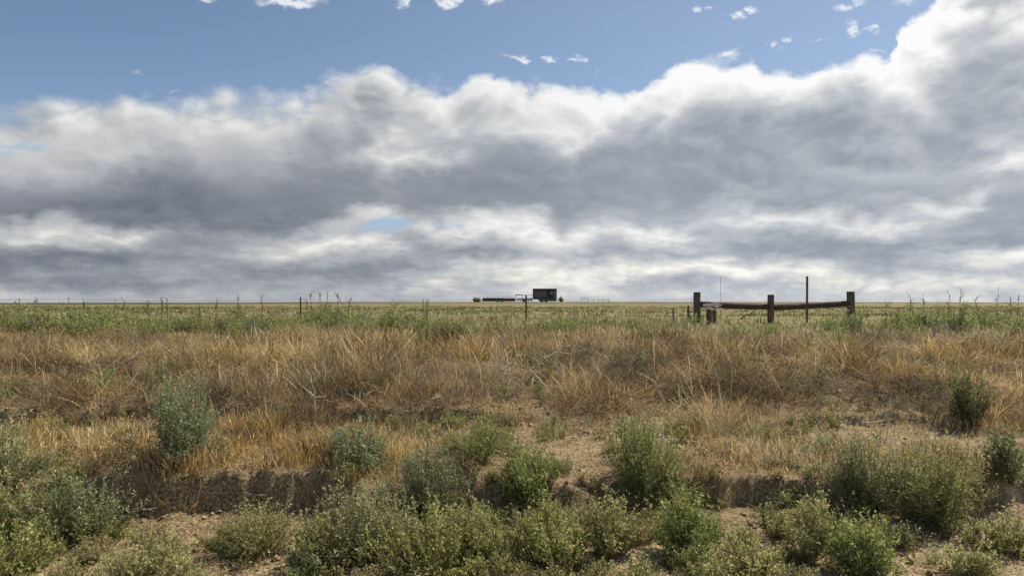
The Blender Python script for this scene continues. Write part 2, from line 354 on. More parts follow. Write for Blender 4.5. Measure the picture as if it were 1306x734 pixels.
def ground_mat():
    m, t, b = pmat('earth')
    tc = t.new('ShaderNodeTexCoord'); P = tc.outputs['Object']; x, y, z = t.sep(P)
    n1 = t.noise(P, 1.3, 5.0, .6); n2 = t.noise(P, 9.0, 5.0, .65); n3 = t.noise(P, 45.0, 4.0, .7)
    nlo = t.noise(P, .35, 3.0)
    sand = t.ramp(t.m('ADD', t.m('MULTIPLY', n2, .5), t.m('MULTIPLY', n3, .5)), [(.36, (.15, .115, .068)), (.48, (.30, .24, .145)), (.6, (.46, .385, .245))])
    soil = t.ramp(n2, [(.25, (.12, .086, .05)), (.5, (.18, .13, .075)), (.8, (.25, .185, .11))])
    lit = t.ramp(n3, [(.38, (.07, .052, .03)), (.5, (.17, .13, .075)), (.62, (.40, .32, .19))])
    yy = t.m('ADD', y, t.m('MULTIPLY', t.m('SUBTRACT', n1, .5), 1.3))
    c = t.mix(t.ss(yy, 5.0, 5.45), sand, soil)
    right = t.m('MULTIPLY', t.ss(t.m('ADD', x, t.m('MULTIPLY', n1, .8)), 3.9, 4.3), t.m('SUBTRACT', 1.0, t.ss(yy, 6.0, 6.6)))
    c = t.mix(right, c, sand)
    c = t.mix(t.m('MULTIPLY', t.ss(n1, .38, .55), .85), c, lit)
    # dry terrace behind the cut
    ter = t.m('MULTIPLY', t.m('MULTIPLY', t.ss(y, 6.2, 6.7), t.m('SUBTRACT', 1.0, t.ss(y, 7.5, 7.8))), t.ss(x, 0.0, .9))
    c = t.mix(t.m('MULTIPLY', ter, .8), c, t.ramp(t.m('ADD', t.m('MULTIPLY', n2, .4), t.m('MULTIPLY', n3, .6)), [(.38, (.11, .085, .05)), (.5, (.25, .20, .115)), (.62, (.44, .37, .23))]))
    bank = t.m('MULTIPLY', t.ss(yy, 8.0, 8.6), 0.85)
    c = t.mix(bank, c, t.ramp(n3, [(.3, (.055, .04, .025)), (.55, (.12, .088, .05)), (.75, (.24, .18, .105))]))  # humus and litter, darkened so the colour carries shade between the tufts
    # stubble field: strips of straw and green lying across the view
    fs = t.noise(t.vm('MULTIPLY', P, (.012, .085, 1.0)), 1.0, 5.0, .6)
    fs2 = t.noise(t.vm('MULTIPLY', P, (.05, .33, 1.0)), 1.0, 5.0, .65)
    fc = t.ramp(t.m('ADD', t.m('MULTIPLY', fs, .6), t.m('MULTIPLY', fs2, .4)), [(.36, (.10, .105, .042)), (.46, (.15, .14, .062)), (.55, (.21, .18, .088)), (.68, (.30, .25, .135))])
    fc = t.mix(t.ss(t.m('SUBTRACT', 0.0, x), 8.0, 60.0), fc, t.mix(.5, fc, (.13, .125, .055, 1)))
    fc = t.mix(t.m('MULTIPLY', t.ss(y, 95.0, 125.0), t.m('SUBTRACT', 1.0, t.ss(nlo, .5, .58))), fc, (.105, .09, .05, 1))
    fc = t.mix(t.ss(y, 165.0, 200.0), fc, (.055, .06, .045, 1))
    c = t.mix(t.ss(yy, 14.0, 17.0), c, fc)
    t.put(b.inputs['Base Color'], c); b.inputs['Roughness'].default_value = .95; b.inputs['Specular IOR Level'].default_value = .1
    bp = t.new('ShaderNodeBump'); bp.inputs['Strength'].default_value = .55; bp.inputs['Distance'].default_value = .02
    t.put(bp.inputs['Height'], t.m('ADD', t.m('MULTIPLY', n3, .5), n2)); t.l.new(bp.outputs[0], b.inputs['Normal'])
    return m
M_EARTH = ground_mat()

def axis(segs):
    out = []
    for a, b, s in segs: out.append(np.arange(a, b - 1e-6, s))
    return np.concatenate(out + [np.array([segs[-1][1]])])
def build_ground():
    xs = axis([(3e3*-1,-800,500),(-800,-200,60),(-200,-60,10),(-60,-20,2),(-20,-9,.3),(-9,-6,.08),(-6,6,.035),(6,9,.08),(9,20,.3),(20,60,2),(60,200,10),(200,800,60),(800,3000,500)])
    ys = axis([(-400,-60,60),(-60,-6,6),(-6,2,1),(2,4,.2),(4,8.6,.025),(8.6,14,.06),(14,20,.15),(20,60,1),(60,220,4),(220,800,20),(800,6000,400)])
    X, Y = np.meshgrid(xs, ys); Z = H(X, Y)
    nx, ny = len(xs), len(ys)
    i = (np.arange(ny - 1)[:, None] * nx + np.arange(nx - 1)[None, :]).ravel()
    f = np.stack([i, i + 1, i + nx + 1, i + nx], 1)
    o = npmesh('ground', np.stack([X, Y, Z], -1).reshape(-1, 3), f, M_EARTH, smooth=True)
    tag(o, 'sandy verge rising over an eroded bank to a flat stubble field', 'ground', kind='structure')
build_ground()

# ------------------------------------------------------------------ blades, leaves and twigs
def blades(rng, P, h, lean, bend, wid, col, K=3, head=0.0, flat=None):
    """N ribbons rooted at P (N,3); lean and bend in metres of sideways travel per metre; col (N,3)"""
    N = len(P); h = np.broadcast_to(h, N)
    a = rng.uniform(0, 2 * math.pi, N) if flat is None else flat
    b = a + rng.normal(0, .6, N)
    t = np.linspace(0, 1, K + 1)
    D = np.stack([np.cos(a), np.sin(a)], 1); E = np.stack([np.cos(b), np.sin(b)], 1)
    S = h[:, None] * (lean[:, None] * t + bend[:, None] * t * t)
    norm = 1 / np.sqrt(1 + (lean + bend) ** 2)
    zz = h[:, None] * (t - .25 * bend[:, None] * t * t) * norm[:, None]
    C = np.empty((N, K + 1, 3))
    C[:, :, 0] = P[:, 0:1] + norm[:, None] * (D[:, 0:1] * S); C[:, :, 1] = P[:, 1:2] + norm[:, None] * (D[:, 1:2] * S)
    C[:, :, 0] += h[:, None] * bend[:, None] * .5 * (t * t) * (E[:, 0:1] - D[:, 0:1]) * norm[:, None]
    C[:, :, 2] = P[:, 2:3] + zz
    w = 1 - .75 * t
    W = wid[:, None] * w[None, :]
    if head > 0:
        hm = (rng.random(N) < head)
        W[:, -2] = np.where(hm, wid * 2.6, W[:, -2]); W[:, -1] = np.where(hm, wid * .9, W[:, -1])
    fa = rng.uniform(-1.2, 1.2, N)
    F = np.stack([np.cos(fa), np.sin(fa), np.zeros(N)], 1)[:, None, :] * (W[:, :, None] * .5)
    V = np.stack([C - F, C + F], 2).reshape(-1, 3)
    base = (np.arange(N) * (K + 1) * 2)[:, None] + (np.arange(K) * 2)[None, :]
    fcs = np.stack([base, base + 1, base + 3, base + 2], -1).reshape(-1, 4)
    cc = np.repeat(col, (K + 1) * 2, axis=0)
    return V, fcs, cc
def join(parts):
    V, F, C, o = [], [], [], 0
    for v, f, c in parts:
        V.append(v); F.append(f + o); C.append(c); o += len(v)
    return np.concatenate(V), np.concatenate(F), np.concatenate(C)
def lerpc(pal, u):
    pal = np.array(pal, float); u = np.clip(u, 0, .9999) * (len(pal) - 1); i = u.astype(int); f = (u - i)[:, None]
    return pal[i] * (1 - f) + pal[i + 1] * f
def prisms(A, B, ra, rb, col):
    """3-sided sticks from A to B"""
    D = B - A; L = np.linalg.norm(D, axis=1, keepdims=True) + 1e-9; D = D / L
    up = np.where(np.abs(D[:, 2:3]) < .9, np.array([[0, 0, 1.]]), np.array([[1., 0, 0]]))
    X = np.cross(D, up); X /= np.linalg.norm(X, axis=1, keepdims=True); Y = np.cross(D, X)
    V = []
    for Q, r in ((A, ra), (B, rb)):
        for k in range(3):
            a = 2 * math.pi * k / 3
            V.append(Q + (X * math.cos(a) + Y * math.sin(a)) * np.asarray(r)[:, None])
    V = np.stack(V, 1).reshape(-1, 3)
    b = np.arange(len(A)) * 6
    f = np.stack([np.stack([b + k, b + (k + 1) % 3, b + 3 + (k + 1) % 3, b + 3 + k], 1) for k in range(3)], 1).reshape(-1, 4)
    return V, f, np.repeat(col, 6, axis=0)
def leaves(rng, P, D, L, W, col):
    """one kite-shaped quad per leaf, at P along D"""
    N = len(P); D = D / (np.linalg.norm(D, axis=1, keepdims=True) + 1e-9)
    R_ = rng.normal(size=(N, 3)); S = np.cross(D, R_); S /= np.linalg.norm(S, axis=1, keepdims=True) + 1e-9
    L = np.broadcast_to(L, N)[:, None]; W = np.broadcast_to(W, N)[:, None]
    V = np.stack([P, P + D * L * .45 + S * W * .5, P + D * L, P + D * L * .45 - S * W * .5], 1).reshape(-1, 3)
    f = np.arange(N * 4).reshape(-1, 4)
    return V, f, np.repeat(col, 4, axis=0)

def G3(l, k=1.6): return [tuple(c * k for c in q) for q in l]
GREENS = {
 'grey':   [(.075,.09,.040), (.13,.15,.070), (.20,.22,.110), (.32,.33,.18)],
 'teal':   [(.062,.086,.044), (.105,.135,.070), (.165,.195,.105), (.26,.28,.16)],
 'green':  [(.06,.09,.027), (.11,.15,.042), (.18,.22,.065), (.31,.33,.12)],
 'yellow': [(.09,.105,.032), (.155,.175,.052), (.225,.24,.08), (.34,.325,.14)],
 'olive':  [(.09,.098,.038), (.15,.16,.058), (.23,.23,.09), (.35,.33,.16)],
 'dark':   [(.035,.05,.022), (.06,.082,.032), (.10,.125,.05), (.16,.18,.085)],
 'sage':   [(.10,.115,.055), (.165,.185,.09), (.245,.26,.135), (.36,.36,.21)],
 'straw':  [(.10,.075,.035), (.18,.14,.065), (.26,.21,.10), (.34,.29,.16)],
}
GREENS = {k_: G3(v_) for k_, v_ in GREENS.items()}
def shrub_arrays(rng, w, h, nst=60, M=12, K=7, leaf=.020, spiky=0.0, pal='grey', squat=.3, tipL=1.0):
    ph = rng.uniform(0, 6.28, 3); off = rng.normal(0, .10, 2) * w
    a = rng.uniform(0, 2 * math.pi, nst); s = np.sqrt(rng.uniform(0, 1, nst)) * rng.uniform(.75, 1.08, nst)
    lump = 1 + .20 * np.sin(2 * a + ph[0]) + .16 * np.sin(3 * a + ph[1]) + .12 * np.sin(5 * a + ph[2])
    r = w / 2 * s * lump
    zt = h * np.sqrt(np.clip(1 - .93 * s ** 2, .03, 1)) * rng.uniform(.50, 1.10, nst) * (1 + .10 * np.sin(3 * a + ph[2]))
    tip = np.stack([r * np.cos(a), r * np.sin(a), zt], 1)
    tip[:, 0] += off[0] * tip[:, 2] / h; tip[:, 1] += off[1] * tip[:, 2] / h
    base = np.stack([rng.normal(0, .03, nst), rng.normal(0, .03, nst), np.full(nst, -.03)], 1)
    mid = np.stack([tip[:, 0] * .70, tip[:, 1] * .70, tip[:, 2] * squat], 1) + rng.normal(0, .02, (nst, 3))
    T = np.linspace(0, 1, 7)
    def Q(t): return base[:, None] * ((1 - t) ** 2)[..., None] + 2 * mid[:, None] * (t * (1 - t))[..., None] + tip[:, None] * (t ** 2)[..., None]
    def dQ(t): return 2 * (mid - base)[:, None] * (1 - t)[..., None] + 2 * (tip - mid)[:, None] * t[..., None]
    C = Q(np.broadcast_to(T, (nst, 7)))
    A = C[:, :-1].reshape(-1, 3); B = C[:, 1:].reshape(-1, 3)
    ra = np.tile(np.linspace(.0045, .0018, 6), nst) * (.6 + h); rb = np.tile(np.linspace(.0040, .0012, 6), nst) * (.6 + h)
    sc = lerpc([(.16,.13,.07), (.22,.20,.11), (.17,.19,.09)], rng.uniform(0, 1, len(A)))
    stems = [prisms(A, B, ra, rb, sc)]
    t = rng.uniform(.12, 1.0, (nst, M)) ** .85
    p = Q(t).reshape(-1, 3); d = dQ(t).reshape(-1, 3); d /= np.linalg.norm(d, axis=1, keepdims=True) + 1e-9
    q = rng.normal(size=p.shape); q[:, 2] *= .6
    td = d * (.6 + 1.4 * spiky) + q * (.62 * (1 - .6 * spiky)) + np.array([0, 0, .45])
    td /= np.linalg.norm(td, axis=1, keepdims=True)
    tl = (.10 + .12 * rng.random(len(p))) * (.45 + .6 * h) * (1 - .35 * spiky) * tipL
    e = p + td * tl[:, None]
    keep = e[:, 2] > -.01
    p, td, tl, e = p[keep], td[keep], tl[keep], e[keep]
    stems.append(prisms(p, e, np.full(len(p), .0013), np.full(len(p), .0007), lerpc([(.18,.17,.08), (.22,.22,.11)], rng.uniform(0, 1, len(p)))))
    u = rng.uniform(.1, 1.05, (len(p), K))
    lp = (p[:, None] + td[:, None] * (tl[:, None] * u)[..., None]).reshape(-1, 3)
    lp += rng.normal(0, .004, lp.shape)
    ld = np.repeat(td, K, axis=0) * .8 + rng.normal(size=lp.shape) * .75
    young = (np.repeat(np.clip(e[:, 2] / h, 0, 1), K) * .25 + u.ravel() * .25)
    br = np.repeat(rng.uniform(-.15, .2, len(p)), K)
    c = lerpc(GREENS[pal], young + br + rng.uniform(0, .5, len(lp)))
    dead = np.repeat(rng.random(len(p)) < .07, K)
    c[dead] = np.array([.30, .24, .12])
    L = leaf * 1.15 * rng.uniform(.5, 1.5, len(lp))
    return stems, leaves(rng, lp, ld, L, L * rng.uniform(.3, .5, len(lp)), c)

def shrub(seed, px, py, wpx, hpx, label, group=None, name='shrub', cat='shrub', sink=.0, Yat=None, **kw):
    """a bush rooted at the ground seen at pixel px,py of the photograph, wpx x hpx across"""
    rng = np.random.default_rng(seed)
    if Yat is None: x, y = hit(px, py)
    else: x, y = PX(px, Yat), Yat
    k = y / F0; z = float(H(x, y))
    stems, lv = shrub_arrays(rng, wpx * k, hpx * k, **kw)
    o = empty(name, (x, y, z - sink)); tag(o, label, cat, group)
    v, f, c = join(stems); npmesh('stems', v, f, M_TWIG, o, c)
    npmesh('foliage', lv[0], lv[1], M_LEAF, o, lv[2])
    return o

# ------------------------------------------------------------------ grass as it covers the bank, the ledge and the field
def scatter(rng, n, y0, y1, side=.74, pad=1.6, power=1.0):
    y = y0 + (y1 - y0) * rng.random(n) ** power
    # denser sampling by width of the wedge
    keep = rng.random(n) < (side * y + pad) / (side * y1 + pad)
    y = y[keep]; x = rng.uniform(-1, 1, len(y)) * (side * y + pad)
    return x, y
def tuft_blades(rng, x, y, per, spread, hfun, colfun, leanS, bendS, w0, K=3, head=.0, lod=True):
    n = len(x); X = np.repeat(x, per) + rng.normal(0, 1, n * per) * np.repeat(spread, per); Y = np.repeat(y, per) + rng.normal(0, 1, n * per) * np.repeat(spread, per)
    Z = H(X, Y) - .01
    hh = np.repeat(hfun, per) * rng.uniform(.45, 1.15, n * per)
    ta = np.repeat(rng.uniform(0, 6.28, n), per)
    a = ta + rng.normal(0, 1.3, n * per)
    lean = np.abs(rng.normal(0, 1, n * per)) * np.repeat(leanS, per); bend = np.abs(rng.normal(0, 1, n * per)) * bendS
    w = w0 * rng.uniform(.6, 1.4, n * per) * (np.maximum(Y / 9.0, .8) if lod else 1)
    cu = np.repeat(colfun, per) + rng.normal(0, .22, n * per)
    return np.stack([X, Y, Z], 1), hh, lean, bend, w, cu, a

PAL_RUST = [(.08,.052,.025), (.20,.13,.058), (.385,.27,.125), (.58,.445,.235), (.75,.635,.41)]
PAL_GREY = [(.06,.045,.027), (.14,.11,.066), (.27,.22,.135), (.46,.395,.26), (.66,.60,.46)]
PAL_PALE = [(.22,.18,.085), (.35,.295,.15), (.47,.405,.23), (.60,.53,.34), (.70,.64,.46)]
PAL_GOLD = [(.15,.085,.03), (.37,.235,.08), (.58,.405,.16), (.72,.56,.27), (.82,.70,.43)]
PAL_GRN  = [(.07,.09,.03), (.12,.14,.045), (.19,.20,.075), (.29,.28,.12), (.42,.38,.19)]

def bank_grass():
    rng = np.random.default_rng(11)
    parts = []
    # thin out where the photograph shows bare or shrubby places
    x, y = scatter(rng, 21000, 7.05, 13.4)
    dens = fbm(x * 1.0, y * 1.5, 71, 3) * 6.0 + .52 + .45 * ((y > 7.25) & (y < 8.7)) + .7 * fbm(x * .35, y * .6, 72, 2)
    pxs = CX + F0 * x / y
    bare = (y < 7.25) * ((pxs > 610) & (pxs < 1260)) * .5
    keep = rng.random(len(x)) < np.clip(dens - bare, .04, 1)
    x, y = x[keep], y[keep]; n = len(x); pxs = pxs[keep]
    hm = fbm(x * .6, y * .7, 81, 3)
    h = (.25 + .75 * hm + .55 * fbm(x * 1.9, y * 1.9, 82, 2)) * np.interp(y, [7.4, 8, 9, 10.5, 11.5, 13.6], [.85, 1.0, 1.1, .9, .75, .8]); h = np.clip(h, .06, .6)
    rust = fbm(x * .35 + 40, y * .5, 91, 3) * 1.5 + np.interp(pxs, [0, 200, 420, 800, 1000, 1306], [.25, .2, -.12, -.12, .22, .28]) + np.interp(y, [8, 10, 12.5], [.1, -.05, .12])
    cu = np.clip(.43 + 1.1 * fbm(x * 1.1, y * 1.3, 95, 3), 0, 1)
    per = 15
    P, hh, ln, bd, w, c, a = tuft_blades(rng, x, y, per, np.full(n, .03) + .06 * rng.random(n), h, cu, .20 + 1.1 * rng.random(n) ** 2.5, .75, .0034, head=.0)
    isr = np.repeat(rust, per) + rng.normal(0, .12, n * per) > -.05
    col = np.where(isr[:, None], lerpc(PAL_RUST, c + .02), lerpc(PAL_GREY, c + .08))
    tuftw = np.repeat(rng.random(n) < np.clip(.42 + 1.6 * fbm(x * .9, y * 1.2, 99, 2), 0, 1), per); col = np.where(tuftw[:, None], lerpc(PAL_GOLD, c + .1), col)
    parts.append(blades(rng, P, hh, ln, bd, w, col, 3, .35, flat=a))
    # long loose stalks standing or fallen through the tufts
    x, y = scatter(rng, 15000, 7.5, 13.4)
    keep = rng.random(len(x)) < np.clip(.5 + 2.2 * fbm(x * .7, y * .9, 74, 3), .08, 1); x, y = x[keep], y[keep]; n = len(x)
    P = np.stack([x, y, H(x, y)], 1); L = rng.uniform(.2, .52, n) * np.interp(y, [7, 10, 12, 13.5], [1, 1, .7, .5]); pxs = CX + F0 * x / y
    ln = np.abs(rng.normal(0, .75, n)); bd = np.abs(rng.normal(0, .8, n)); cu = rng.uniform(.35, 1, n)
    fl = np.where(rng.random(n) < .6, rng.normal(math.pi, .7, n), rng.uniform(0, 6.28, n)) * np.where(pxs < 500, 1, rng.choice([0, 1], n))
    col = np.where((rng.random(n) < .45)[:, None], lerpc(PAL_GREY, cu), lerpc(PAL_GOLD, cu * .95))
    parts.append(blades(rng, P, L, ln, bd, np.full(n, .0034) * np.maximum(1, y / 9.5), col, 3, .5, flat=fl))
    v, f, cc = join(parts); o = npmesh('dry_grass', v, f, M_STRAW, None, cc)
    tag(o, 'rusty brown and straw dead grass standing over the upper bank', 'grass', kind='stuff')
def matted_straw():
    rng = np.random.default_rng(25)
    x, y = scatter(rng, 120000, 7.3, 13.2, pad=1.4)
    m = fbm(x * 1.2, y * 1.7, 141, 3)
    keep = rng.random(len(x)) < np.clip(.30 + 3.4 * m, .02, 1); x, y, m = x[keep], y[keep], m[keep]; n = len(x)
    lift = np.clip(.10 + .6 * m, .01, .26) * rng.uniform(.2, 1.1, n)
    P = np.stack([x, y, H(x, y) + lift], 1); L = rng.uniform(.10, .38, n)
    ln = rng.uniform(1.2, 9, n); bd = rng.normal(0, 1.0, n)
    q = fbm(x * .7, y * .9, 151, 2) + rng.normal(0, .12, n)
    cu = np.clip(rng.beta(1.6, 2.0, n) + .5 * m, 0, 1)
    col = np.where((q > 0)[:, None], lerpc(PAL_GOLD, cu), lerpc(PAL_GREY, cu))
    v, f, cc = blades(rng, P, L, ln, bd, np.full(n, .0034) * np.maximum(1, y / 9.5), col, 2)
    tag(npmesh('matted_straw', v, f, M_STRAW, None, cc), 'matted fallen straw lying in clumps among the standing dead grass', 'straw', kind='stuff')
def ledge_grass():
    rng = np.random.default_rng(12)
    x, y = scatter(rng, 11000, 5.35, 7.45, pad=1.0)
    pxs = CX + F0 * x / y
    k = H(x, y)
    reg = np.interp(pxs, [-300, 0, 60, 380, 420, 440, 510, 540, 620, 700, 830, 870, 1060, 1090, 1250, 1400], [.3,.35,.55,.8,.2,.85,.8,.25,.2,.15,.2,.70,.62,.2,.25,.35])
    keep = (rng.random(len(x)) < np.clip(reg - .1 + 2.6 * fbm(x * 1.6, y * 1.8, 73, 3) - .5 * ((y > 6.5) & (pxs > 610)), .05, 1)) & (k > .26)
    x, y = x[keep], y[keep]; n = len(x); pxs = pxs[keep]
    h = np.clip(.15 + .38 * fbm(x * 1.9, y * 2.1, 83, 3), .04, .30) * np.interp(pxs, [0, 400, 600, 1306], [1.15, 1.1, .75, .8])
    cu = .48 + 1.0 * fbm(x * 1.3, y * 1.3, 97, 3); per = 13
    P, hh, ln, bd, w, c, a = tuft_blades(rng, x, y, per, np.full(n, .025) + .03 * rng.random(n), h, cu, .18 + .8 * rng.random(n) ** 2, .3, .0036)
    gold = np.repeat(np.interp(pxs, [0, 500, 700, 1306], [.78, .75, .5, .5]) > rng.random(n), per)
    col = np.where(gold[:, None], lerpc(PAL_GOLD, c), lerpc(PAL_GREY, c + .05))
    v, f, cc = blades(rng, P, hh, ln, bd, w, col, 3, .5, flat=a)
    tag(npmesh('golden_grass', v, f, M_STRAW, None, cc), 'short orange gold grass fringing the ledge above the cut earth', 'grass', kind='stuff')
def verge_grass():
    rng = np.random.default_rng(22)
    x, y = scatter(rng, 7000, 4.2, 7.5, pad=1.0)
    keep = rng.random(len(x)) < np.clip(.38 + 2.4 * fbm(x * 1.7, y * 2.0, 173, 3), .02, .9); x, y = x[keep], y[keep]; n = len(x)
    h = np.clip(.06 + .22 * fbm(x * 1.9, y * 2.1, 183, 3), .025, .15); cu = .5 + .6 * fbm(x, y, 197, 2); per = 9
    P, hh, ln, bd, w, c, a = tuft_blades(rng, x, y, per, np.full(n, .03) + .03 * rng.random(n), h, cu, .4 + 1.4 * rng.random(n) ** 2, .7, .0032)
    g = np.repeat(rng.random(n), per)
    col = np.where((g < .45)[:, None], lerpc(PAL_GREY, c), np.where((g < .8)[:, None], lerpc(PAL_GOLD, c - .05), lerpc(PAL_GRN, c + .2)))
    v, f, cc = blades(rng, P, hh, ln, bd, w, col, 3, .3, flat=a)
    tag(npmesh('verge_grass', v, f, M_STRAW, None, cc), 'sparse dry tufts of short grass on the sandy verge', 'grass', kind='stuff')
def crest_grass():
    rng = np.random.default_rng(13)
    x, y = scatter(rng, 12000, 12.3, 18.5, side=.78, pad=2.0)
    pxs = CX + F0 * x / y
    keep = rng.random(len(x)) < np.clip(.8 + 1.3 * fbm(x * .5, y * .5, 75, 3), .05, 1)
    x, y = x[keep], y[keep]; pxs = pxs[keep]; n = len(x)
    h = np.clip(.28 + .40 * fbm(x * .6, y * .6, 85, 3), .1, .5) * np.interp(y, [12.3, 14, 18.5], [.8, 1.0, .6]) * np.interp(pxs, [450, 650, 900], [.65, .8, 1.0])
    cu = .58 + .5 * fbm(x, y, 99, 2); per = 10
    P, hh, ln, bd, w, c, a = tuft_blades(rng, x, y, per, np.full(n, .04) + .06 * rng.random(n), h, cu, .15 + .3 * rng.random(n) ** 2, .3, .0050)
    pale = np.repeat(np.interp(pxs, [0, 300, 500, 800, 1000, 1130, 1306], [.35, .5, .6, .75, .95, .85, .5]) > rng.random(n), per)
    gr = np.repeat(rng.random(n) < .25, per)
    col = np.where(pale[:, None], lerpc(PAL_PALE, c), lerpc(PAL_RUST, c + .12)); col = np.where(gr[:, None], lerpc(PAL_GRN, c + .1), col)
    v, f, cc = blades(rng, P, hh, ln, bd, w, col, 3, .55, flat=a)
    tag(npmesh('pale_grass', v, f, M_STRAW, None, cc), 'pale cream seeding grass along the top edge of the bank', 'grass', kind='stuff')
def field_grass():
    rng = np.random.default_rng(14)
    x, y = scatter(rng, 26000, 17.0, 75, side=.78, pad=3.0, power=1.5)
    keep = rng.random(len(x)) < np.clip(.75 + 2.2 * fbm(x * .10, y * .22, 77, 3), .03, 1)
    x, y = x[keep], y[keep]; n = len(x)
    h = np.clip(.20 + .3 * fbm(x * .3, y * .3, 87, 3), .06, .4) * np.interp(y, [17, 30, 75], [1, .8, .6])
    cu = .5 + .6 * fbm(x * .2, y * .3, 101, 2); per = 5
    P, hh, ln, bd, w, c, a = tuft_blades(rng, x, y, per, np.full(n, .08) + .12 * rng.random(n), h, cu, .2 + .3 * rng.random(n), .25, .0065)
    gr = np.repeat(fbm(x * .06, y * .25, 103, 3) + rng.normal(0, .05, n) - .05 * (x > 0) > -.06, per)
    col = np.where(gr[:, None], lerpc(PAL_GRN, c), lerpc(PAL_PALE, c - .15) * [.92, .9, .85])
    v, f, cc = blades(rng, P, hh, ln, bd, w, col, 2, .3, flat=a)
    tag(npmesh('field_grass', v, f, M_STRAW, None, cc), 'thin straw and green grass over the flat field behind the fence', 'grass', kind='stuff')
def litter():
    rng = np.random.default_rng(15)
    x, y = scatter(rng, 190000, 4.1, 13.0, pad=1.2, power=1.35)
    keep = rng.random(len(x)) < np.clip(.55 + 1.8 * fbm(x * 1.4, y * 1.4, 79, 3) - .25 * (y < 5.1) + .4 * ((y > 6.4) & (y < 7.5)), .06, 1)
    x, y = x[keep], y[keep]; n = len(x)
    P = np.stack([x, y, H(x, y) + .004 + .02 * rng.random(n) ** 2], 1)
    L = rng.uniform(.04, .24, n) * np.interp(y, [4, 6, 9], [.55, .8, 1.1])
    lean = rng.uniform(3, 14, n); bend = rng.normal(0, .5, n)
    g = rng.random(n)
    col = np.where((g < .5)[:, None], lerpc(PAL_GREY, rng.uniform(.15, .95, n)), lerpc(PAL_RUST, rng.uniform(.2, 1, n)))
    v, f, cc = blades(rng, P, L, lean, bend, np.full(n, .0048) * rng.uniform(.6, 1.3, n) * np.maximum(1, y / 8), col, 2)
    tag(npmesh('straw_litter', v, f, M_STRAW, None, cc), 'broken straw lying flat over the sand and the terrace', 'litter', kind='stuff')
def clods():
    rng = np.random.default_rng(16)
    x, y = scatter(rng, 14000, 4.1, 8.2, pad=1.0, power=1.2)
    keep = rng.random(len(x)) < np.clip(.45 + 1.5 * fbm(x * 1.2, y * 1.2, 78, 2), .03, 1); x, y = x[keep], y[keep]; n = len(x)
    oct_ = np.array([(1,0,0),(0,1,0),(-1,0,0),(0,-1,0),(0,0,.8),(0,0,-.5)], float)
    r = .004 + .026 * rng.random(n) ** 4
    V = oct_[None] * r[:, None, None] * rng.uniform(.6, 1.4, (n, 6, 1)) + rng.normal(0, .2, (n, 6, 3)) * r[:, None, None]
    V = V + np.stack([x, y, H(x, y) + r * .3], 1)[:, None]
    F = np.array([(0,1,4),(1,2,4),(2,3,4),(3,0,4),(1,0,5),(2,1,5),(3,2,5),(0,3,5)])
    f = (np.arange(n) * 6)[:, None, None] + F[None]
    col = lerpc([(.16,.11,.07), (.30,.22,.14), (.42,.33,.22)], rng.random(n))
    tag(npmesh('pebbles', V.reshape(-1, 3), f.reshape(-1, 3), M_TWIG, None, np.repeat(col, 6, axis=0)), 'small clods and pebbles strewn on the sandy verge', 'pebbles', kind='stuff')

def twig_proto(rng, R0=.35, n=11, droop=.3, dome=True):
    """segments of a dead branching plant: list of (a, b, ra, rb)"""
    segs = []
    def grow(p, d, L, r, lv):
        k = 4; cur = p.copy(); dd = d.copy()
        for i in range(k):
            dd = dd + rng.normal(0, .22, 3) + np.array([0, 0, .10 - .12 * droop * i]); dd /= np.linalg.norm(dd)
            nx = cur + dd * L / k; r2 = r * (.86)
            segs.append((cur.copy(), nx.copy(), r, r2)); cur = nx; r = r2
            if lv > 0:
                for _ in range(2 if rng.random() < .45 else 1):
                    q = dd + rng.normal(0, .75, 3); q /= np.linalg.norm(q)
                    grow(cur, q, L * rng.uniform(.35, .6), r * .68, lv - 1)
    for _ in range(n):
        a = rng.uniform(0, 6.28); el = rng.uniform(.25, 1.2)
        grow(np.zeros(3), np.array([math.cos(a) * math.cos(el), math.sin(a) * math.cos(el), math.sin(el)]), R0 * rng.uniform(.7, 1.1), .0042, 2)
    A = np.array([s[0] for s in segs]); B = np.array([s[1] for s in segs]); ra = np.array([s[2] for s in segs]); rb = np.array([s[3] for s in segs])
    return A, B, ra, rb
def tangle():
    rng = np.random.default_rng(17)
    protos = [twig_proto(rng, .33, 6) for _ in range(9)]
    x, y = scatter(rng, 3000, 7.3, 12.8, pad=1.4)
    keep = rng.random(len(x)) < np.clip(.45 + 2.4 * fbm(x * .5, y * .7, 111, 2), .05, 1); x, y = x[keep], y[keep]
    parts = []
    for i in range(len(x)):
        A, B, ra, rb = protos[i % 9]; a = rng.uniform(0, 6.28); s = rng.uniform(.4, 1.15)
        Rm = np.array([[math.cos(a), -math.sin(a), 0], [math.sin(a), math.cos(a), 0], [0, 0, rng.uniform(.5, 1.0)]]) * s
        b = np.array([x[i], y[i], float(H(x[i], y[i]))])
        g = rng.uniform(.0, .6)
        col = lerpc(PAL_GREY, np.clip(rng.normal(g, .15, len(A)), 0, 1))
        parts.append(prisms(A @ Rm.T + b, B @ Rm.T + b, ra * .8, rb * .8, col))
    v, f, c = join(parts)
    tag(npmesh('dead_brush', v, f, M_TWIG, None, c), 'tangled grey dead tumbleweed brush caught in the dry grass', 'brush', kind='stuff')
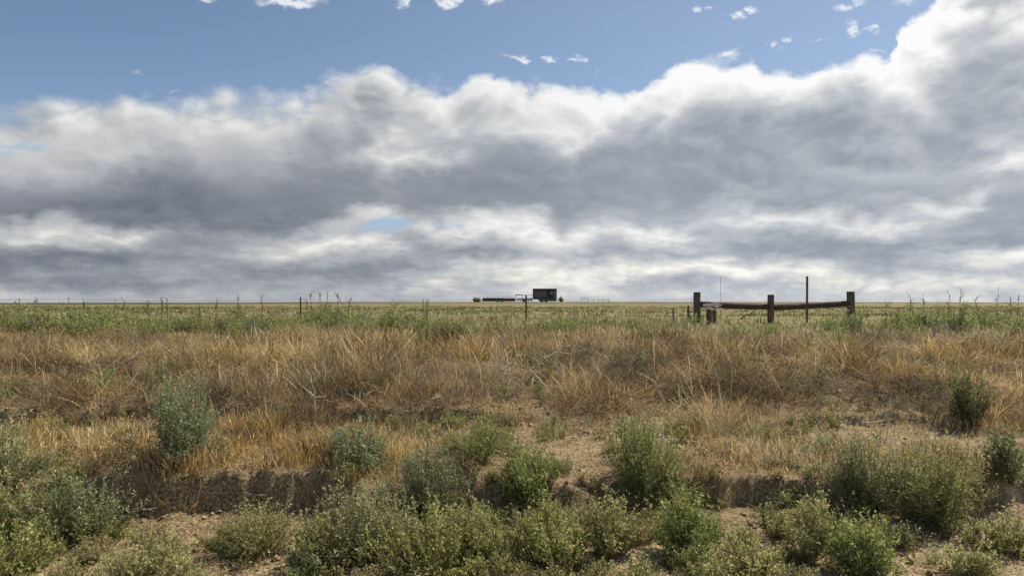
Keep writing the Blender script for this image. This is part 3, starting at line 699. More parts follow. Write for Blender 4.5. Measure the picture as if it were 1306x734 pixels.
def weed_band():
    rng = np.random.default_rng(18)
    protos = []
    for i in range(9):
        pal = ['green', 'green', 'olive', 'grey', 'green', 'yellow', 'green', 'olive', 'teal'][i]
        st, lv = shrub_arrays(rng, rng.uniform(.4, .65), rng.uniform(.42, .62), nst=15, M=9, K=7, leaf=.033, pal=pal, squat=.42)
        protos.append((join(st), lv))
    S, Lp = [], []
    n = 1900
    px = rng.uniform(-180, 1490, n); Y = 12.3 + 2.2 * vnoise(px / 38., px * 0, 33) + 4.0 * rng.random(n) ** 1.3
    d = np.interp(px, [-200, 0, 180, 330, 350, 450, 480, 500, 580, 620, 690, 720, 860, 900, 950, 1120, 1145, 1306, 1500], [.95,.95,.9,.65,.55,.9,.7,.75,  .6,.5,.35,.5,.55,.35,.14,.25,.8,.85,.8])
    keep = rng.random(n) < d * np.clip(.75 + 3 * fbm(PX(px, Y) * .9, Y * .8, 34, 2), .1, 1.2); px, Y = px[keep], Y[keep]
    for i in range(len(px)):
        x = PX(px[i], Y[i]); b = np.array([x, Y[i], float(H(x, Y[i])) - .02]); a = rng.uniform(0, 6.28); s = rng.uniform(.72, 1.08) * (.80 + .48 * float(vnoise(px[i] / 24., 0., 35))) * np.interp(px[i], [0, 600, 700, 1000, 1150, 1306], [1.0, .85, .7, .6, .95, .85])
        Rm = np.array([[math.cos(a), -math.sin(a), 0], [math.sin(a), math.cos(a), 0], [0, 0, 1.0]]) * s
        (sv, sf, sc), (lv, lf, lc) = protos[rng.integers(9)]
        br = rng.uniform(.68, 1.10)
        S.append((sv @ Rm.T + b, sf, sc)); Lp.append((lv @ Rm.T + b, lf, lc * br))
    v, f, c = join(Lp); v2, f2, c2 = join(S)
    V, F, C = join([(v, f, c), (v2, f2, c2)])
    tag(npmesh('green_weeds', V, F, M_LEAF, None, C), 'band of leafy green weeds growing along the top of the bank', 'weeds', kind='stuff')
bank_grass(); matted_straw(); ledge_grass(); verge_grass(); crest_grass(); field_grass(); litter(); clods(); tangle(); weed_band()
def low_weeds():
    rng = np.random.default_rng(19); protos = []
    for i in range(10):
        st, lv = shrub_arrays(rng, rng.uniform(.18, .34), rng.uniform(.08, .17), nst=12, M=7, K=6, leaf=.015, pal=['olive', 'yellow', 'grey', 'straw', 'green', 'yellow', 'olive', 'straw', 'straw', 'olive'][i], tipL=.7)
        protos.append(join([lv, join(st)]))
    x, y = scatter(rng, 2000, 4.25, 7.4, pad=.8)
    pxs = CX + F0 * x / y
    reg = np.interp(pxs, [-200, 0, 150, 280, 360, 400, 900, 1000, 1130, 1306, 1500], [.8, .8, .65, .5, .4, .7, .6, .5, .3, .25, .5])
    keep = rng.random(len(x)) < np.clip(reg + 1.4 * fbm(x * 1.2, y * 1.4, 121, 2) - .3 * (y > 6.0) - .9 * ((pxs > 150) & (pxs < 420) & (y > 5.2) & (y < 6.0)), .0, 1); x, y = x[keep], y[keep]
    P = []
    for i in range(len(x)):
        v, f, c = protos[rng.integers(10)]; a = rng.uniform(0, 6.28); s = rng.uniform(.5, 1.15)
        Rm = np.array([[math.cos(a), -math.sin(a), 0], [math.sin(a), math.cos(a), 0], [0, 0, 1.0]]) * s
        P.append((v @ Rm.T + np.array([x[i], y[i], float(H(x[i], y[i]))]), f, c * rng.uniform(.8, 1.2)))
    v, f, c = join(P)
    tag(npmesh('low_weeds', v, f, M_LEAF, None, c), 'low sparse olive weeds spread between the shrubs on the verge', 'weeds', kind='stuff')
low_weeds()
def bank_sprigs():
    rng = np.random.default_rng(29); protos = []
    for i in range(6):
        st, lv = shrub_arrays(rng, rng.uniform(.22, .34), rng.uniform(.22, .38), nst=9, M=7, K=6, leaf=.018, pal=['green', 'olive', 'teal', 'green', 'yellow', 'grey'][i], spiky=.4)
        protos.append(join([lv, join(st)]))
    x, y = scatter(rng, 420, 7.3, 12.6, pad=1.2)
    keep = rng.random(len(x)) < np.clip(.25 + 1.8 * fbm(x * .8, y * .9, 131, 2), .0, 1); x, y = x[keep], y[keep]
    P = []
    for i in range(len(x)):
        v, f, c = protos[rng.integers(6)]; a = rng.uniform(0, 6.28); s = rng.uniform(.6, 1.15)
        Rm = np.array([[math.cos(a), -math.sin(a), 0], [math.sin(a), math.cos(a), 0], [0, 0, 1.0]]) * s
        P.append((v @ Rm.T + np.array([x[i], y[i], float(H(x[i], y[i]))]), f, c * rng.uniform(.8, 1.1)))
    v, f, c = join(P)
    tag(npmesh('green_sprigs', v, f, M_LEAF, None, c), 'thin green sprigs showing here and there through the dry grass', 'weeds', kind='stuff')
bank_sprigs()

# ------------------------------------------------------------------ shrubs, each one a thing
G1 = 'shrubs growing on the eroded bank'
SH = [
 # seed, px, py(base), w, h, label, options
 (1, 238, 590, 92, 112, 'dark blue green shrub standing tall in the dry grass above the ledge', dict(pal='teal', nst=85, M=15, K=9, leaf=.019)),
 (2, 8, 622, 110, 78, 'grey green shrub at the left edge of the photo, upper of the left ones', dict(pal='sage', nst=70, M=13)),
 (3, 98, 690, 120, 88, 'bushy olive shrub directly left of the dark burrows in the bank', dict(pal='grey', nst=85, M=13, spiky=.5)),
 (4, 22, 688, 110, 78, 'spiky green shrub at the left edge beneath a greyer one', dict(pal='olive', nst=70, M=12, spiky=.7)),
 (5, 8, 738, 110, 66, 'yellow green shrub in the bottom left corner', dict(pal='yellow', nst=60, M=11, spiky=.6, tipL=.8)),
 (6, 322, 708, 104, 60, 'low light olive shrub on the sand in front of the shaded cut bank', dict(pal='olive', nst=65, M=13, leaf=.015)),
 (7, 462, 600, 96, 62, 'blue green shrub beside the orange grass on the ledge, left of centre', dict(pal='teal', nst=60, M=13)),
 (8, 552, 652, 92, 96, 'tall grey green shrub between the orange grass and the pale dead stems', dict(pal='teal', nst=75, M=14, leaf=.015)),
 (9, 458, 716, 128, 108, 'largest grey green shrub, at the right end of the shaded cut bank', dict(pal='sage', nst=85, M=15, leaf=.017)),
 (10, 405, 728, 70, 72, 'spiky yellowish shrub at the left foot of the largest grey green one', dict(pal='olive', nst=40, M=12, spiky=.6)),
 (11, 548, 736, 120, 92, 'yellow green spiky shrub low at the centre left of the verge', dict(pal='yellow', nst=80, M=13, spiky=.8)),
 (12, 606, 590, 72, 60, 'small bright green shrub mixed with orange grass on the ledge near the centre', dict(pal='green', nst=40, M=12, leaf=.015)),
 (13, 672, 643, 72, 74, 'rounded green shrub right of the pale dead stems', dict(pal='green', nst=60, M=13)),
 (14, 622, 714, 86, 70, 'olive shrub over the dark hollow near the centre of the verge', dict(pal='olive', nst=55, M=12, spiky=.4)),
 (15, 712, 722, 112, 76, 'yellow green shrub spreading over the sand right of centre', dict(pal='yellow', nst=75, M=13, spiky=.4)),
 (16, 812, 640, 104, 100, 'bright green dense shrub standing alone on the terrace right of centre', dict(pal='green', nst=85, M=16, leaf=.017)),
 (17, 785, 706, 84, 74, 'ragged olive shrub below the bright green dense one', dict(pal='olive', nst=55, M=12, spiky=.3)),
 (18, 884, 716, 92, 82, 'green shrub on the verge leaning out of the cut right of the centre', dict(pal='green', nst=70, M=13, spiky=.3)),
 (19, 1108, 650, 100, 96, 'rounded grey green shrub, left of the pair hanging over the sand', dict(pal='sage', nst=85, M=16, leaf=.016)),
 (20, 1196, 668, 108, 108, 'rounded olive green shrub, right of the pair hanging over the sand', dict(pal='yellow', nst=85, M=16, leaf=.016)),
 (21, 1032, 716, 72, 82, 'thin ragged shrub in front of the cut, left of the small green round one', dict(pal='olive', nst=45, M=11, spiky=.5)),
 (22, 1104, 736, 72, 70, 'small round green shrub on the sand beneath the overhanging pair', dict(pal='green', nst=60, M=13)),
 (23, 1242, 542, 50, 70, 'narrow dark green shrub upright in the dry grass on the right', dict(pal='dark', nst=45, M=13, spiky=.7, leaf=.022)),
 (24, 1240, 738, 64, 40, 'flat dull weed on the sand near the bottom right corner', dict(pal='olive', nst=30, M=10)),
 (25, 1286, 612, 56, 58, 'dark shrub in the hollow at the right edge', dict(pal='dark', nst=40, M=12)),
 (26, 125, 505, 56, 40, 'small green weed among gold grass at the left of the bank', dict(pal='green', nst=22, M=9, leaf=.022)),
 (27, 216, 520, 40, 34, 'small green weed behind the dark blue green shrub', dict(pal='green', nst=16, M=8, leaf=.02)),
 (28, 1066, 447, 44, 34, 'small bright green weed at the foot of the right brace post', dict(pal='green', nst=20, M=9, leaf=.026)),
 (30, 1292, 705, 60, 44, 'dry brownish weed on the sand at the right edge', dict(pal='olive', nst=30, M=10)),
 (31, 965, 735, 60, 38, 'low sparse weed at the bottom between two green shrubs', dict(pal='olive', nst=26, M=9)),
 (32, 180, 738, 100, 42, 'low olive weed mat at the bottom left on the sand', dict(pal='olive', nst=44, M=10)),
]
for sd, px, py, w, h, lab, kw in SH: shrub(sd, px, py, w * 1.08, h * 1.0, lab, G1, **kw)

# ------------------------------------------------------------------ solid helpers
def ring_tube(pts, rad, sides=8, cap=True, rng=None, jit=0.0):
    pts = np.array(pts, float); n = len(pts); rad = np.broadcast_to(rad, n)
    V = []
    for i in range(n):
        d = pts[min(i + 1, n - 1)] - pts[max(i - 1, 0)]; d /= np.linalg.norm(d)
        up = np.array([0, 0, 1.]) if abs(d[2]) < .9 else np.array([0, 1., 0])
        X = np.cross(d, up); X /= np.linalg.norm(X); Y = np.cross(d, X)
        for k in range(sides):
            a = 2 * math.pi * k / sides; r = rad[i] * (1 + (rng.normal(0, jit) if rng is not None else 0))
            V.append(pts[i] + (X * math.cos(a) + Y * math.sin(a)) * r)
    F = []
    for i in range(n - 1):
        for k in range(sides):
            F.append((i * sides + k, i * sides + (k + 1) % sides, (i + 1) * sides + (k + 1) % sides, (i + 1) * sides + k))
    if cap: F.append(tuple(range(sides))[::-1]); F.append(tuple((n - 1) * sides + k for k in range(sides)))
    return [tuple(v) for v in V], F
def box(cx, cy, cz, sx, sy, sz):
    V = [(cx + a * sx / 2, cy + b * sy / 2, cz + c * sz / 2) for a in (-1, 1) for b in (-1, 1) for c in (-1, 1)]
    F = [(0,1,3,2),(4,6,7,5),(0,4,5,1),(2,3,7,6),(0,2,6,4),(1,5,7,3)]
    return V, F
def merge(*ps):
    V, F = [], []
    for v, f in ps:
        o = len(V); V += list(v); F += [tuple(i + o for i in q) for q in f]
    return V, F
def mesh(name, vf, mat, parent=None, bevel=0.0, loc=None):
    me = bpy.data.meshes.new(name); me.from_pydata(vf[0], [], vf[1]); me.update(); me.materials.append(mat)
    o = bpy.data.objects.new(name, me); COL.objects.link(o)
    if parent: o.parent = parent
    if loc: o.location = loc
    if bevel: b = o.modifiers.new('bevel', 'BEVEL'); b.width = bevel; b.segments = 2
    return o
def simple(name, stops, scale=6.0, rough=.8, stretch=(1, 1, 1), metal=0.0, bump=.3):
    m, t, b = pmat(name); tc = t.new('ShaderNodeTexCoord')
    v = t.vm('MULTIPLY', tc.outputs['Object'], stretch); n = t.noise(v, scale, 6.0, .62, .3)
    k = len(stops); t.put(b.inputs['Base Color'], t.ramp(n, [(.28 + .44 * i / max(1, k - 1), s) for i, s in enumerate(stops)]))
    b.inputs['Roughness'].default_value = rough; b.inputs['Metallic'].default_value = metal
    bp = t.new('ShaderNodeBump'); bp.inputs['Strength'].default_value = bump; bp.inputs['Distance'].default_value = .01
    t.put(bp.inputs['Height'], n); t.l.new(bp.outputs[0], b.inputs['Normal'])
    return m
M_POST = simple('creosoted_wood', [(.04,.03,.025), (.09,.07,.058), (.21,.18,.155)], 5.0, .85, (6, 6, .7))
M_RAIL = simple('weathered_rail', [(.03,.022,.019), (.058,.038,.031), (.10,.072,.058)], 5.0, .85, (.7, 6, 6))
M_STUMP = simple('grey_split_wood', [(.08,.06,.05), (.16,.13,.11), (.38,.35,.32)], 4.0, .9, (8, 8, 1))
M_STEEL = simple('painted_steel_post', [(.05,.06,.05), (.09,.10,.085), (.16,.10,.06)], 9.0, .7, (1, 1, 1), .2)
M_WIRE = simple('fence_wire', [(.14,.12,.11), (.25,.23,.21)], 20.0, .6, (1, 1, 1), .6)
M_DARK = simple('dark_siding', [(.012,.015,.022), (.028,.032,.042), (.055,.05,.048)], 2.2, .6, (1, 1, 2))
M_PANEL = simple('weathered_panel', [(.05,.045,.042), (.13,.11,.095), (.22,.19,.16)], 3.0, .7)
M_RUST = simple('rust_red_paint', [(.05,.014,.012), (.14,.035,.028), (.20,.06,.045)], 3.0, .7)
M_BLACK = simple('black_steel', [(.012,.011,.013), (.03,.027,.028)], 4.0, .6)
M_WHITE = simple('white_paint', [(.55,.55,.55), (.78,.78,.77)], 2.0, .5)
M_TYRE = simple('tyre_rubber', [(.015,.015,.015), (.035,.033,.03)], 8.0, .9)
M_GREYM = simple('galvanised_pipe', [(.18,.18,.18), (.34,.34,.33)], 6.0, .5, metal=.5)
M_GLASS = simple('dusty_window', [(.10,.15,.19), (.22,.29,.34)], 2.0, .15)

# ------------------------------------------------------------------ wooden brace fence: three posts, two sagging rails
YF = 21.0
def gz(x, y): return float(H(np.array([x]), np.array([y]))[0])
x0, x1, x2 = PX(889, YF), PX(983, YF), PX(1085, YF)
fr = empty('brace_fence', (x1, YF, gz(x1, YF)))
tag(fr, 'dark wooden brace of three posts joined by two sagging rails', 'fence')
def rel(p, o): return tuple(np.array(p) - np.array(o.location))
rr = np.random.default_rng(5)
def wood_post(px_, top, r, parent, Y=YF, lean=0.0):
    x = PX(px_, Y); zb = gz(x, Y) - .3; zt = PZ(top, Y)
    zs = np.linspace(zb, zt, 9)
    pts = [rel((x + lean * (z - zt) + rr.normal(0, .003), Y, z), parent) for z in zs]
    v, f = ring_tube(pts, [r * (1.04 - .05 * i / 8) for i in range(9)], 14, True, rr, .02)
    return mesh('post', (v, f), M_POST, parent, .008)
wood_post(889, 372.3, .100, fr); wood_post(983, 375.5, .092, fr); wood_post(1085, 371.5, .108, fr, lean=-.01)
def rail(pa, za, pb, zb, sag):
    xa, xb = PX(pa, YF), PX(pb, YF); pts = []
    for i in range(12):
        t = i / 11; pts.append(rel((xa + (xb - xa) * t, YF - .02 + rr.normal(0, .004), PZ(za, YF) * (1 - t) + PZ(zb, YF) * t - sag * 4 * t * (1 - t)), fr))
    return mesh('rail', ring_tube(pts, [.084 + .005 * math.sin(i * 1.7) for i in range(12)], 12, True, rr, .03), M_RAIL, fr, .006)
rail(893.6, 387.6, 978.8, 391.2, .012); rail(987.2, 391.8, 1080.2, 387.0, .008)
# ------------------------------------------------------------------ steel T posts
def t_post(px_, Y, top, label, lean=0.0, w=.042):
    x = PX(px_, Y); g = gz(x, Y); zt = PZ(top, Y); hgt = zt - g + .25
    o = empty('steel_post', (x, Y, g - .25)); tag(o, label, 'post', 'steel fence posts'); o.rotation_euler = (0, R(lean), 0)
    q = .003
    sec = [(-w / 2, -q), (w / 2, -q), (w / 2, q), (q, q), (q, .038), (-q, .038), (-q, q), (-w / 2, q)]
    V = [(a, b, 0) for a, b in sec] + [(a, b, hgt) for a, b in sec]
    mesh('shaft', (V, [(i, (i + 1) % 8, 8 + (i + 1) % 8, 8 + i) for i in range(8)] + [tuple(range(8))[::-1], tuple(range(8, 16))]), M_STEEL, o)
    return o
t_post(1029, 17.6, 352.0, 'tall steel post in front of the right wooden rail', .3, .052)
t_post(671, 22.0, 376.0, 'lone steel post in the field below the far dark box trailer', 0, .05)
t_post(383.3, 23.0, 378.5, 'steel post among the tall weed stalks left of the centre', 0, .045)
t_post(107, 23.0, 384.6, 'short steel post poking over the weeds at the far left', 0, .048)
t_post(858.5, 25.0, 392.5, 'small steel stake in the grass left of the wooden brace', 1, .05)
# thin upright wire
x = PX(920.3, YF); o = empty('wire_stake', (x, YF + .1, gz(x, YF))); tag(o, 'very thin upright wire standing behind the left wooden rail', 'wire')
mesh('shaft', ring_tube([(0, 0, 0), (.004, 0, .8), (.0, 0, PZ(354, YF) - gz(x, YF))], .005, 6), M_WIRE, o)
mesh('tip', ring_tube([(0, 0, PZ(354, YF) - gz(x, YF) - .0), (.006, 0, PZ(354, YF) - gz(x, YF) + .03)], .007, 6), M_WIRE, o)
# weathered stump with wire heaped over it
x = PX(907.3, YF - .7); Y = YF - .7; g = gz(x, Y)
o = empty('stump', (x, Y, g)); tag(o, 'short grey split stump wrapped in wire behind the tall weeds', 'stump')
hs = PZ(392.5, Y) - g
mesh('split_post', ring_tube([(-.085, 0, -.1), (-.09, 0, hs * .5), (-.095, 0, hs)], [.055, .05, .045], 9, True, rr, .08), M_POST, o)
mesh('split_post', ring_tube([(.09, .02, -.1), (.09, .02, hs * .5), (.085, .02, hs * 1.02)], [.055, .055, .05], 9, True, rr, .08), M_POST, o)
mesh('heartwood', ring_tube([(0, .03, -.1), (0, .03, hs * .5), (0, .03, hs * .93)], [.07, .07, .06], 9, True, rr, .1), M_STUMP, o)
pts = []
for i in range(90):
    a = i * .55; pts.append((.20 * math.cos(a) + rr.normal(0, .03) + .06 * math.sin(i * .1), -.05 + .09 * math.sin(a), hs + .03 + .07 * math.sin(a * .37) + rr.normal(0, .02)))
mesh('wire_coil', ring_tube(pts, .004, 4), simple('pale_wire', [(.4,.38,.35), (.6,.58,.54)], 9.0), o)
# broken leaning stake
x = PX(878.2, YF - .2); Y = YF - .2; g = gz(x, Y)
o = empty('broken_stake', (x, Y, g)); tag(o, 'broken wooden stake with a fallen slat just left of the wooden brace', 'stake')
mesh('stake', ring_tube([(0, 0, -.1), (-.005, 0, .3), (-.012, 0, PZ(389.5, Y) - g)], [.034, .032, .026], 7, True, rr, .08), M_POST, o)
mesh('slat', ring_tube([(.03, .03, .36), (.11, .03, .18), (.19, .03, .02)], [.018, .018, .016], 6, True, rr, .08), M_POST, o)
# dead branch hung in the fence
Y = YF - .3; o = empty('dead_branch', (PX(945, Y), Y, PZ(406, Y))); tag(o, 'forked dead branch slanting below the left wooden rail', 'branch')
bx_ = [(PX(a, Y) - PX(945, Y), 0, PZ(b, Y) - PZ(406, Y)) for a, b in [(945, 407), (949, 402), (956, 401), (961, 397), (966, 393)]]
mesh('limb', ring_tube(bx_, [.022, .018, .016, .012, .008], 6, True, rr, .1), M_POST, o)
mesh('fork', ring_tube([bx_[2], (bx_[2][0] + .05, .05, bx_[2][2] - .06), (bx_[2][0] + .16, .08, bx_[2][2] - .05)], [.012, .01, .006], 6), M_POST, o)
# wire strands strung between the posts
def strand(zoff, label):
    stops = [(-30, 23.6), (PX(107, 23.0), 23.0), (PX(383.3, 23.0), 23.0), (PX(671, 22.0), 22.0), (PX(885, YF), YF)]
    pts = []
    for (xa, ya), (xb, yb) in zip(stops[:-1], stops[1:]):
        for i in range(14):
            t = i / 14; X = xa + (xb - xa) * t; Yy = ya + (yb - ya) * t
            zz = (gz(xa, ya) * (1 - t) + gz(xb, yb) * t) + zoff - .05 * 4 * t * (1 - t)
            pts.append((X, Yy - .03, zz))
    pts.append((stops[-1][0], stops[-1][1], gz(*stops[-1]) + zoff))
    tag(mesh('fence_wire', ring_tube(pts, .0028, 4), M_WIRE), label, 'wire', 'wires of the field fence')
strand(.80, 'uppermost thin wire strung left from the wooden brace past the steel posts')
strand(.55, 'middle thin wire strung left from the wooden brace through the weeds')
strand(.32, 'lowest thin wire strung left from the wooden brace, mostly behind weeds')

# ------------------------------------------------------------------ far trailers on the crest of the field
YT = 140.0
def wheel(parent, x, y, z, r, w=.22):
    v, f = ring_tube([(x, y - w / 2, z), (x, y - w * .42, z), (x, y + w * .42, z), (x, y + w / 2, z)], [r * .9, r, r, r * .9], 20)
    wl = mesh('wheel', (v, f), M_TYRE, parent)
    mesh('rim', ring_tube([(x, y - w / 2 - .015, z), (x, y - w / 2 + .05, z)], r * .5, 14), M_GREYM, wl)
def u(px_): return PX(px_, YT)
def vz(py_): return PZ(py_, YT)
xc = u(695); gzt = gz(xc, YT)
tr = empty('box_trailer', (xc, YT, gzt)); tag(tr, 'dark boxy trailer with a window standing on the horizon of the field', 'trailer')
z0, z1 = vz(380.6) - gzt, vz(368.4) - gzt; wd = u(710.2) - u(680.0)
mesh('body', box(0, 1.2, (z0 + z1) / 2, wd, 2.4, z1 - z0), M_DARK, tr, .05)
mesh('roof', box(0, 1.2, z1 + .045, wd + .14, 2.56, .09), M_BLACK, tr, .02)
mesh('side_panel', box(u(689.5) - xc, -.014, z0 + .48 * (z1 - z0), u(698.5) - u(682.2), .03, .66 * (z1 - z0)), M_PANEL, tr, .01)
wn = mesh('window', box(u(703.2) - xc, -.02, z0 + .60 * (z1 - z0), .62, .04, .62), M_BLACK, tr, .01)
mesh('pane', box(u(703.2) - xc, -.045, z0 + .60 * (z1 - z0), .50, .02, .50), M_GLASS, wn)
dr = mesh('door', box(u(707.6) - xc, -.014, z0 + .44 * (z1 - z0), .62, .03, .84 * (z1 - z0)), M_PANEL, tr, .01)
mesh('handle', box(u(707.6) - xc - .24, -.05, z0 + .42 * (z1 - z0), .04, .05, .14), M_GREYM, dr)
for yy in (.35, 2.05): mesh('chassis_beam', box(0, yy, z0 - .09, wd * .98, .12, .14), M_BLACK, tr)
mesh('skirt', box(u(698.5) - xc, .24, z0 - .28, u(710) - u(687), .06, .40), M_BLACK, tr)
for xx in (691.5, 697.0):
    for yy in (.12, 2.28): wheel(tr, u(xx) - xc, yy, .33, .33)
mesh('tow_bar', box(u(676.5) - xc, 1.2, z0 - .12, u(681) - u(673), .12, .10), M_BLACK, tr)
mesh('jack', box(u(674) - xc, 1.2, (z0 - .17) / 2, .08, .08, z0 - .17), M_BLACK, tr)
# low flatbed
xc = u(636); g2 = gz(xc, YT + 2); fb = empty('flatbed_trailer', (xc, YT + 2, g2)); tag(fb, 'long low black flatbed trailer with a rust red rear end on the horizon', 'trailer')
zb, ztp = vz(384.1) - g2, vz(379.7) - g2
Lb = u(657.5) - u(615)
mesh('bed', box(-.16 * Lb, 1.1, (zb + ztp) / 2, Lb * .68, 2.2, ztp - zb), M_BLACK, fb, .03)
mesh('tail_end', box(.34 * Lb + .01, 1.1, (zb + ztp) / 2 - .01, Lb * .315, 2.16, ztp - zb - .05), M_RUST, fb, .03)
for i in range(9): mesh('stake', box(-.46 * Lb + i * Lb * .115, .05, ztp + .13, .06, .06, .26), M_BLACK, fb)
mesh('top_rail', box(-.03 * Lb, .05, ztp + .285, Lb * .95, .05, .05), M_BLACK, fb)
for xx in (-.05, .10):
    for yy in (.1, 2.1): wheel(fb, xx * Lb, yy, .30, .30)
mesh('tow_bar', box(-.56 * Lb, 1.1, zb + .1, .12 * Lb, .12, .1), M_BLACK, fb)
# white utility trailer and its canopy frame
xc = u(669); g3 = gz(xc, YT + 1); wt = empty('utility_trailer', (xc, YT + 1, g3)); tag(wt, 'small white utility trailer between the red end and the dark box', 'trailer')
mesh('side_board', box(0, .9, vz(381.6) - g3, u(679) - u(659.5), 1.8, .50), M_WHITE, wt, .03)
mesh('chassis', box(0, .9, .42, u(681) - u(658.5), .9, .1), M_GREYM, wt)
for yy in (0, 1.8): wheel(wt, 0, yy, .3, .3)
cf = empty('canopy_frame', (u(668), YT - .8, gz(u(668), YT - .8))); tag(cf, 'thin pole frame with a small dark sheet on top beside the dark box', 'canopy')
zf = vz(376.2) - cf.location.z
for xx in (658, 666, 678): mesh('pole', ring_tube([(u(xx) - u(668), 0, -.1), (u(xx) - u(668), 0, zf)], .035, 6), M_BLACK, cf)
mesh('crossbar', ring_tube([(u(657) - u(668), 0, zf), (u(679) - u(668), 0, zf)], .045, 6), M_BLACK, cf)
mesh('roof_sheet', box(u(661) - u(668), .4, zf + .06, u(664.5) - u(657), 1.0, .10), M_BLACK, cf)
# pipe corral panel, right of the box trailer
pc = empty('corral_panel', (u(745), YT, gz(u(745), YT))); tag(pc, 'grey pipe panel standing alone on the horizon right of the dark box', 'panel')
zz = vz(378.6) - pc.location.z
for a in (741.5, 745, 749.5): mesh('upright', ring_tube([(u(a) - u(745), 0, -.1), (u(a) - u(745), 0, zz)], .03, 6), M_GREYM, pc)
for q in (.3, .6, .85): mesh('rail', ring_tube([(u(741.5) - u(745), 0, zz * q), (u(749.5) - u(745), 0, zz * q)], .025, 6), M_GREYM, pc)
fp = empty('low_pipe_rail', (u(763), YT, gz(u(763), YT))); tag(fp, 'low faint pipe rail on the horizon left of the wooden brace', 'rail')
mesh('rail', ring_tube([(u(751) - u(763), 0, .45), (u(776) - u(763), 0, .42)], .04, 6), M_GREYM, fp)
for a in (751, 757, 763, 769, 776): mesh('upright', ring_tube([(u(a) - u(763), 0, -.1), (u(a) - u(763), 0, .6)], .04, 6), M_GREYM, fp)
# shrubs beside the trailers
shrub(60, 608, 385, 11, 5.5, 'small dark bush at the left end of the low black flatbed', None, 'bush', 'bush', Yat=YT - 1, pal='dark', nst=40, M=8, K=6, leaf=.12, tipL=1.5)
shrub(61, 715.5, 385, 6, 7.5, 'small dark bush against the right end of the dark box trailer', None, 'bush', 'bush', Yat=YT - 1, pal='dark', nst=30, M=8, K=6, leaf=.12)

# ------------------------------------------------------------------ tall weeds over the horizon
GT = 'tall weeds rising above the horizon'
def tall(seed, px, Y, top, label, w=.28, pal='green', nst=9, M=9, K=7, leaf=.028, name='tall_weed'):
    x = PX(px, Y); g = gz(x, Y); h = PZ(top, Y) - g
    rng = np.random.default_rng(seed); st, lv = shrub_arrays(rng, w, h, nst=nst, M=M, K=K, leaf=leaf, pal=pal, squat=.5, spiky=.5, tipL=.55)
    o = empty(name, (x, Y, g)); tag(o, label, 'weed', GT)
    v, f, c = join(st); npmesh('stems', v, f, M_TWIG, o, c); npmesh('foliage', lv[0], lv[1], M_LEAF, o, lv[2])
tall(70, 304, 14.2, 375, 'tallest leafy green weed left of the centre, its tip above the horizon')
tall(71, 404, 14.4, 377, 'tall green weed right beside the steel post left of the centre', w=.5, nst=14)
tall(72, 428, 14.8, 379, 'green weed on the right of the tall clump near the steel post', w=.45, nst=12)
tall(73, 540, 13.6, 381, 'green weed with a thin tip rising alone left of the centre', w=.4)
tall(74, 1140, 14.0, 368, 'thin dark reddish weed with seed heads right of the brace', w=.3, pal='dark', nst=5, M=10, K=6)
tall(75, 1222, 12.8, 370, 'tallest leafy weed of all, at the right of the bank', w=.45, nst=14, M=11)
tall(76, 1274, 14.5, 376, 'thin green weed tip near the right edge', w=.4, nst=6)
tall(77, 85, 14.2, 378, 'thin green weed tip left of the short steel post', w=.3, nst=6)
tall(78, 640, 14.0, 397, 'leafy green weed just left of the lone steel post', w=.55, nst=12)
tall(79, 765, 14.2, 389, 'leafy green weed standing halfway between the lone post and the brace', w=.7, nst=14)
tall(80, 896, 16.5, 396, 'green weed growing round the foot of the left wooden post', w=.8, nst=14)
tall(81, 1178, 14.2, 389, 'broad green weed between the two tallest weeds on the right', w=.9, nst=18)
tall(82, 130, 13.6, 389, 'broad dark green weed below the short steel post', w=.9, nst=18, pal='green')
tall(83, 536, 11.6, 398, 'tall green weed drooping over the rusty grass left of the centre', w=.5, nst=12)
def stalk(seed, px, Y, top):
    rng = np.random.default_rng(seed); x = PX(px, Y); g = gz(x, Y); h = PZ(top, Y) - g
    ks = np.linspace(0, 1, 8); lean = rng.normal(0, .05)
    pts = np.stack([lean * ks ** 2 + rng.normal(0, .004, 8), rng.normal(0, .004, 8), h * ks], 1)
    o = empty('weed_stalk', (x, Y, g)); tag(o, 'bare thin weed stalk sticking up over the horizon from the green band', 'weed stalk', 'bare weed stalks on the skyline')
    segs = [prisms(pts[:-1], pts[1:], np.linspace(.008, .005, 7), np.linspace(.007, .004, 7), np.tile([[.14,.12,.06]], (7, 1)))]
    k = 8; t = rng.uniform(.45, 1, k); B = np.stack([np.interp(t, ks, pts[:, 0]), np.interp(t, ks, pts[:, 1]), h * t], 1)
    D = np.stack([rng.normal(0, .5, k), rng.normal(0, .5, k), np.full(k, .9)], 1) * .10
    segs.append(prisms(B, B + D, np.full(k, .004), np.full(k, .002), np.tile([[.16,.14,.07]], (k, 1))))
    v, f, c = join(segs); npmesh('stem', v, f, M_TWIG, o, c)
    lp = np.repeat(B + D, 6, axis=0) - np.repeat(D, 6, axis=0) * rng.random((6 * k, 1)); lv = leaves(rng, lp, rng.normal(size=lp.shape) + [0, 0, .6], .028, .014, lerpc(GREENS['dark'], rng.random(6 * k)) * 1.3)
    npmesh('foliage', lv[0], lv[1], M_LEAF, o, lv[2])
for i, (px, top) in enumerate([(24, 384), (75, 384), (153, 383), (190, 382), (205, 377), (214, 380), (253, 385), (275, 379), (335, 379), (392, 379), (399, 376), (412, 378), (419, 375.5), (430, 377), (442, 380), (545, 381), (1160, 377), (1180, 375), (1208, 375), (1248, 380), (1290, 378), (1297, 380), (1130, 383)]):
    stalk(200 + i, px, 14.0 + (i * 37 % 10) * .2, top)

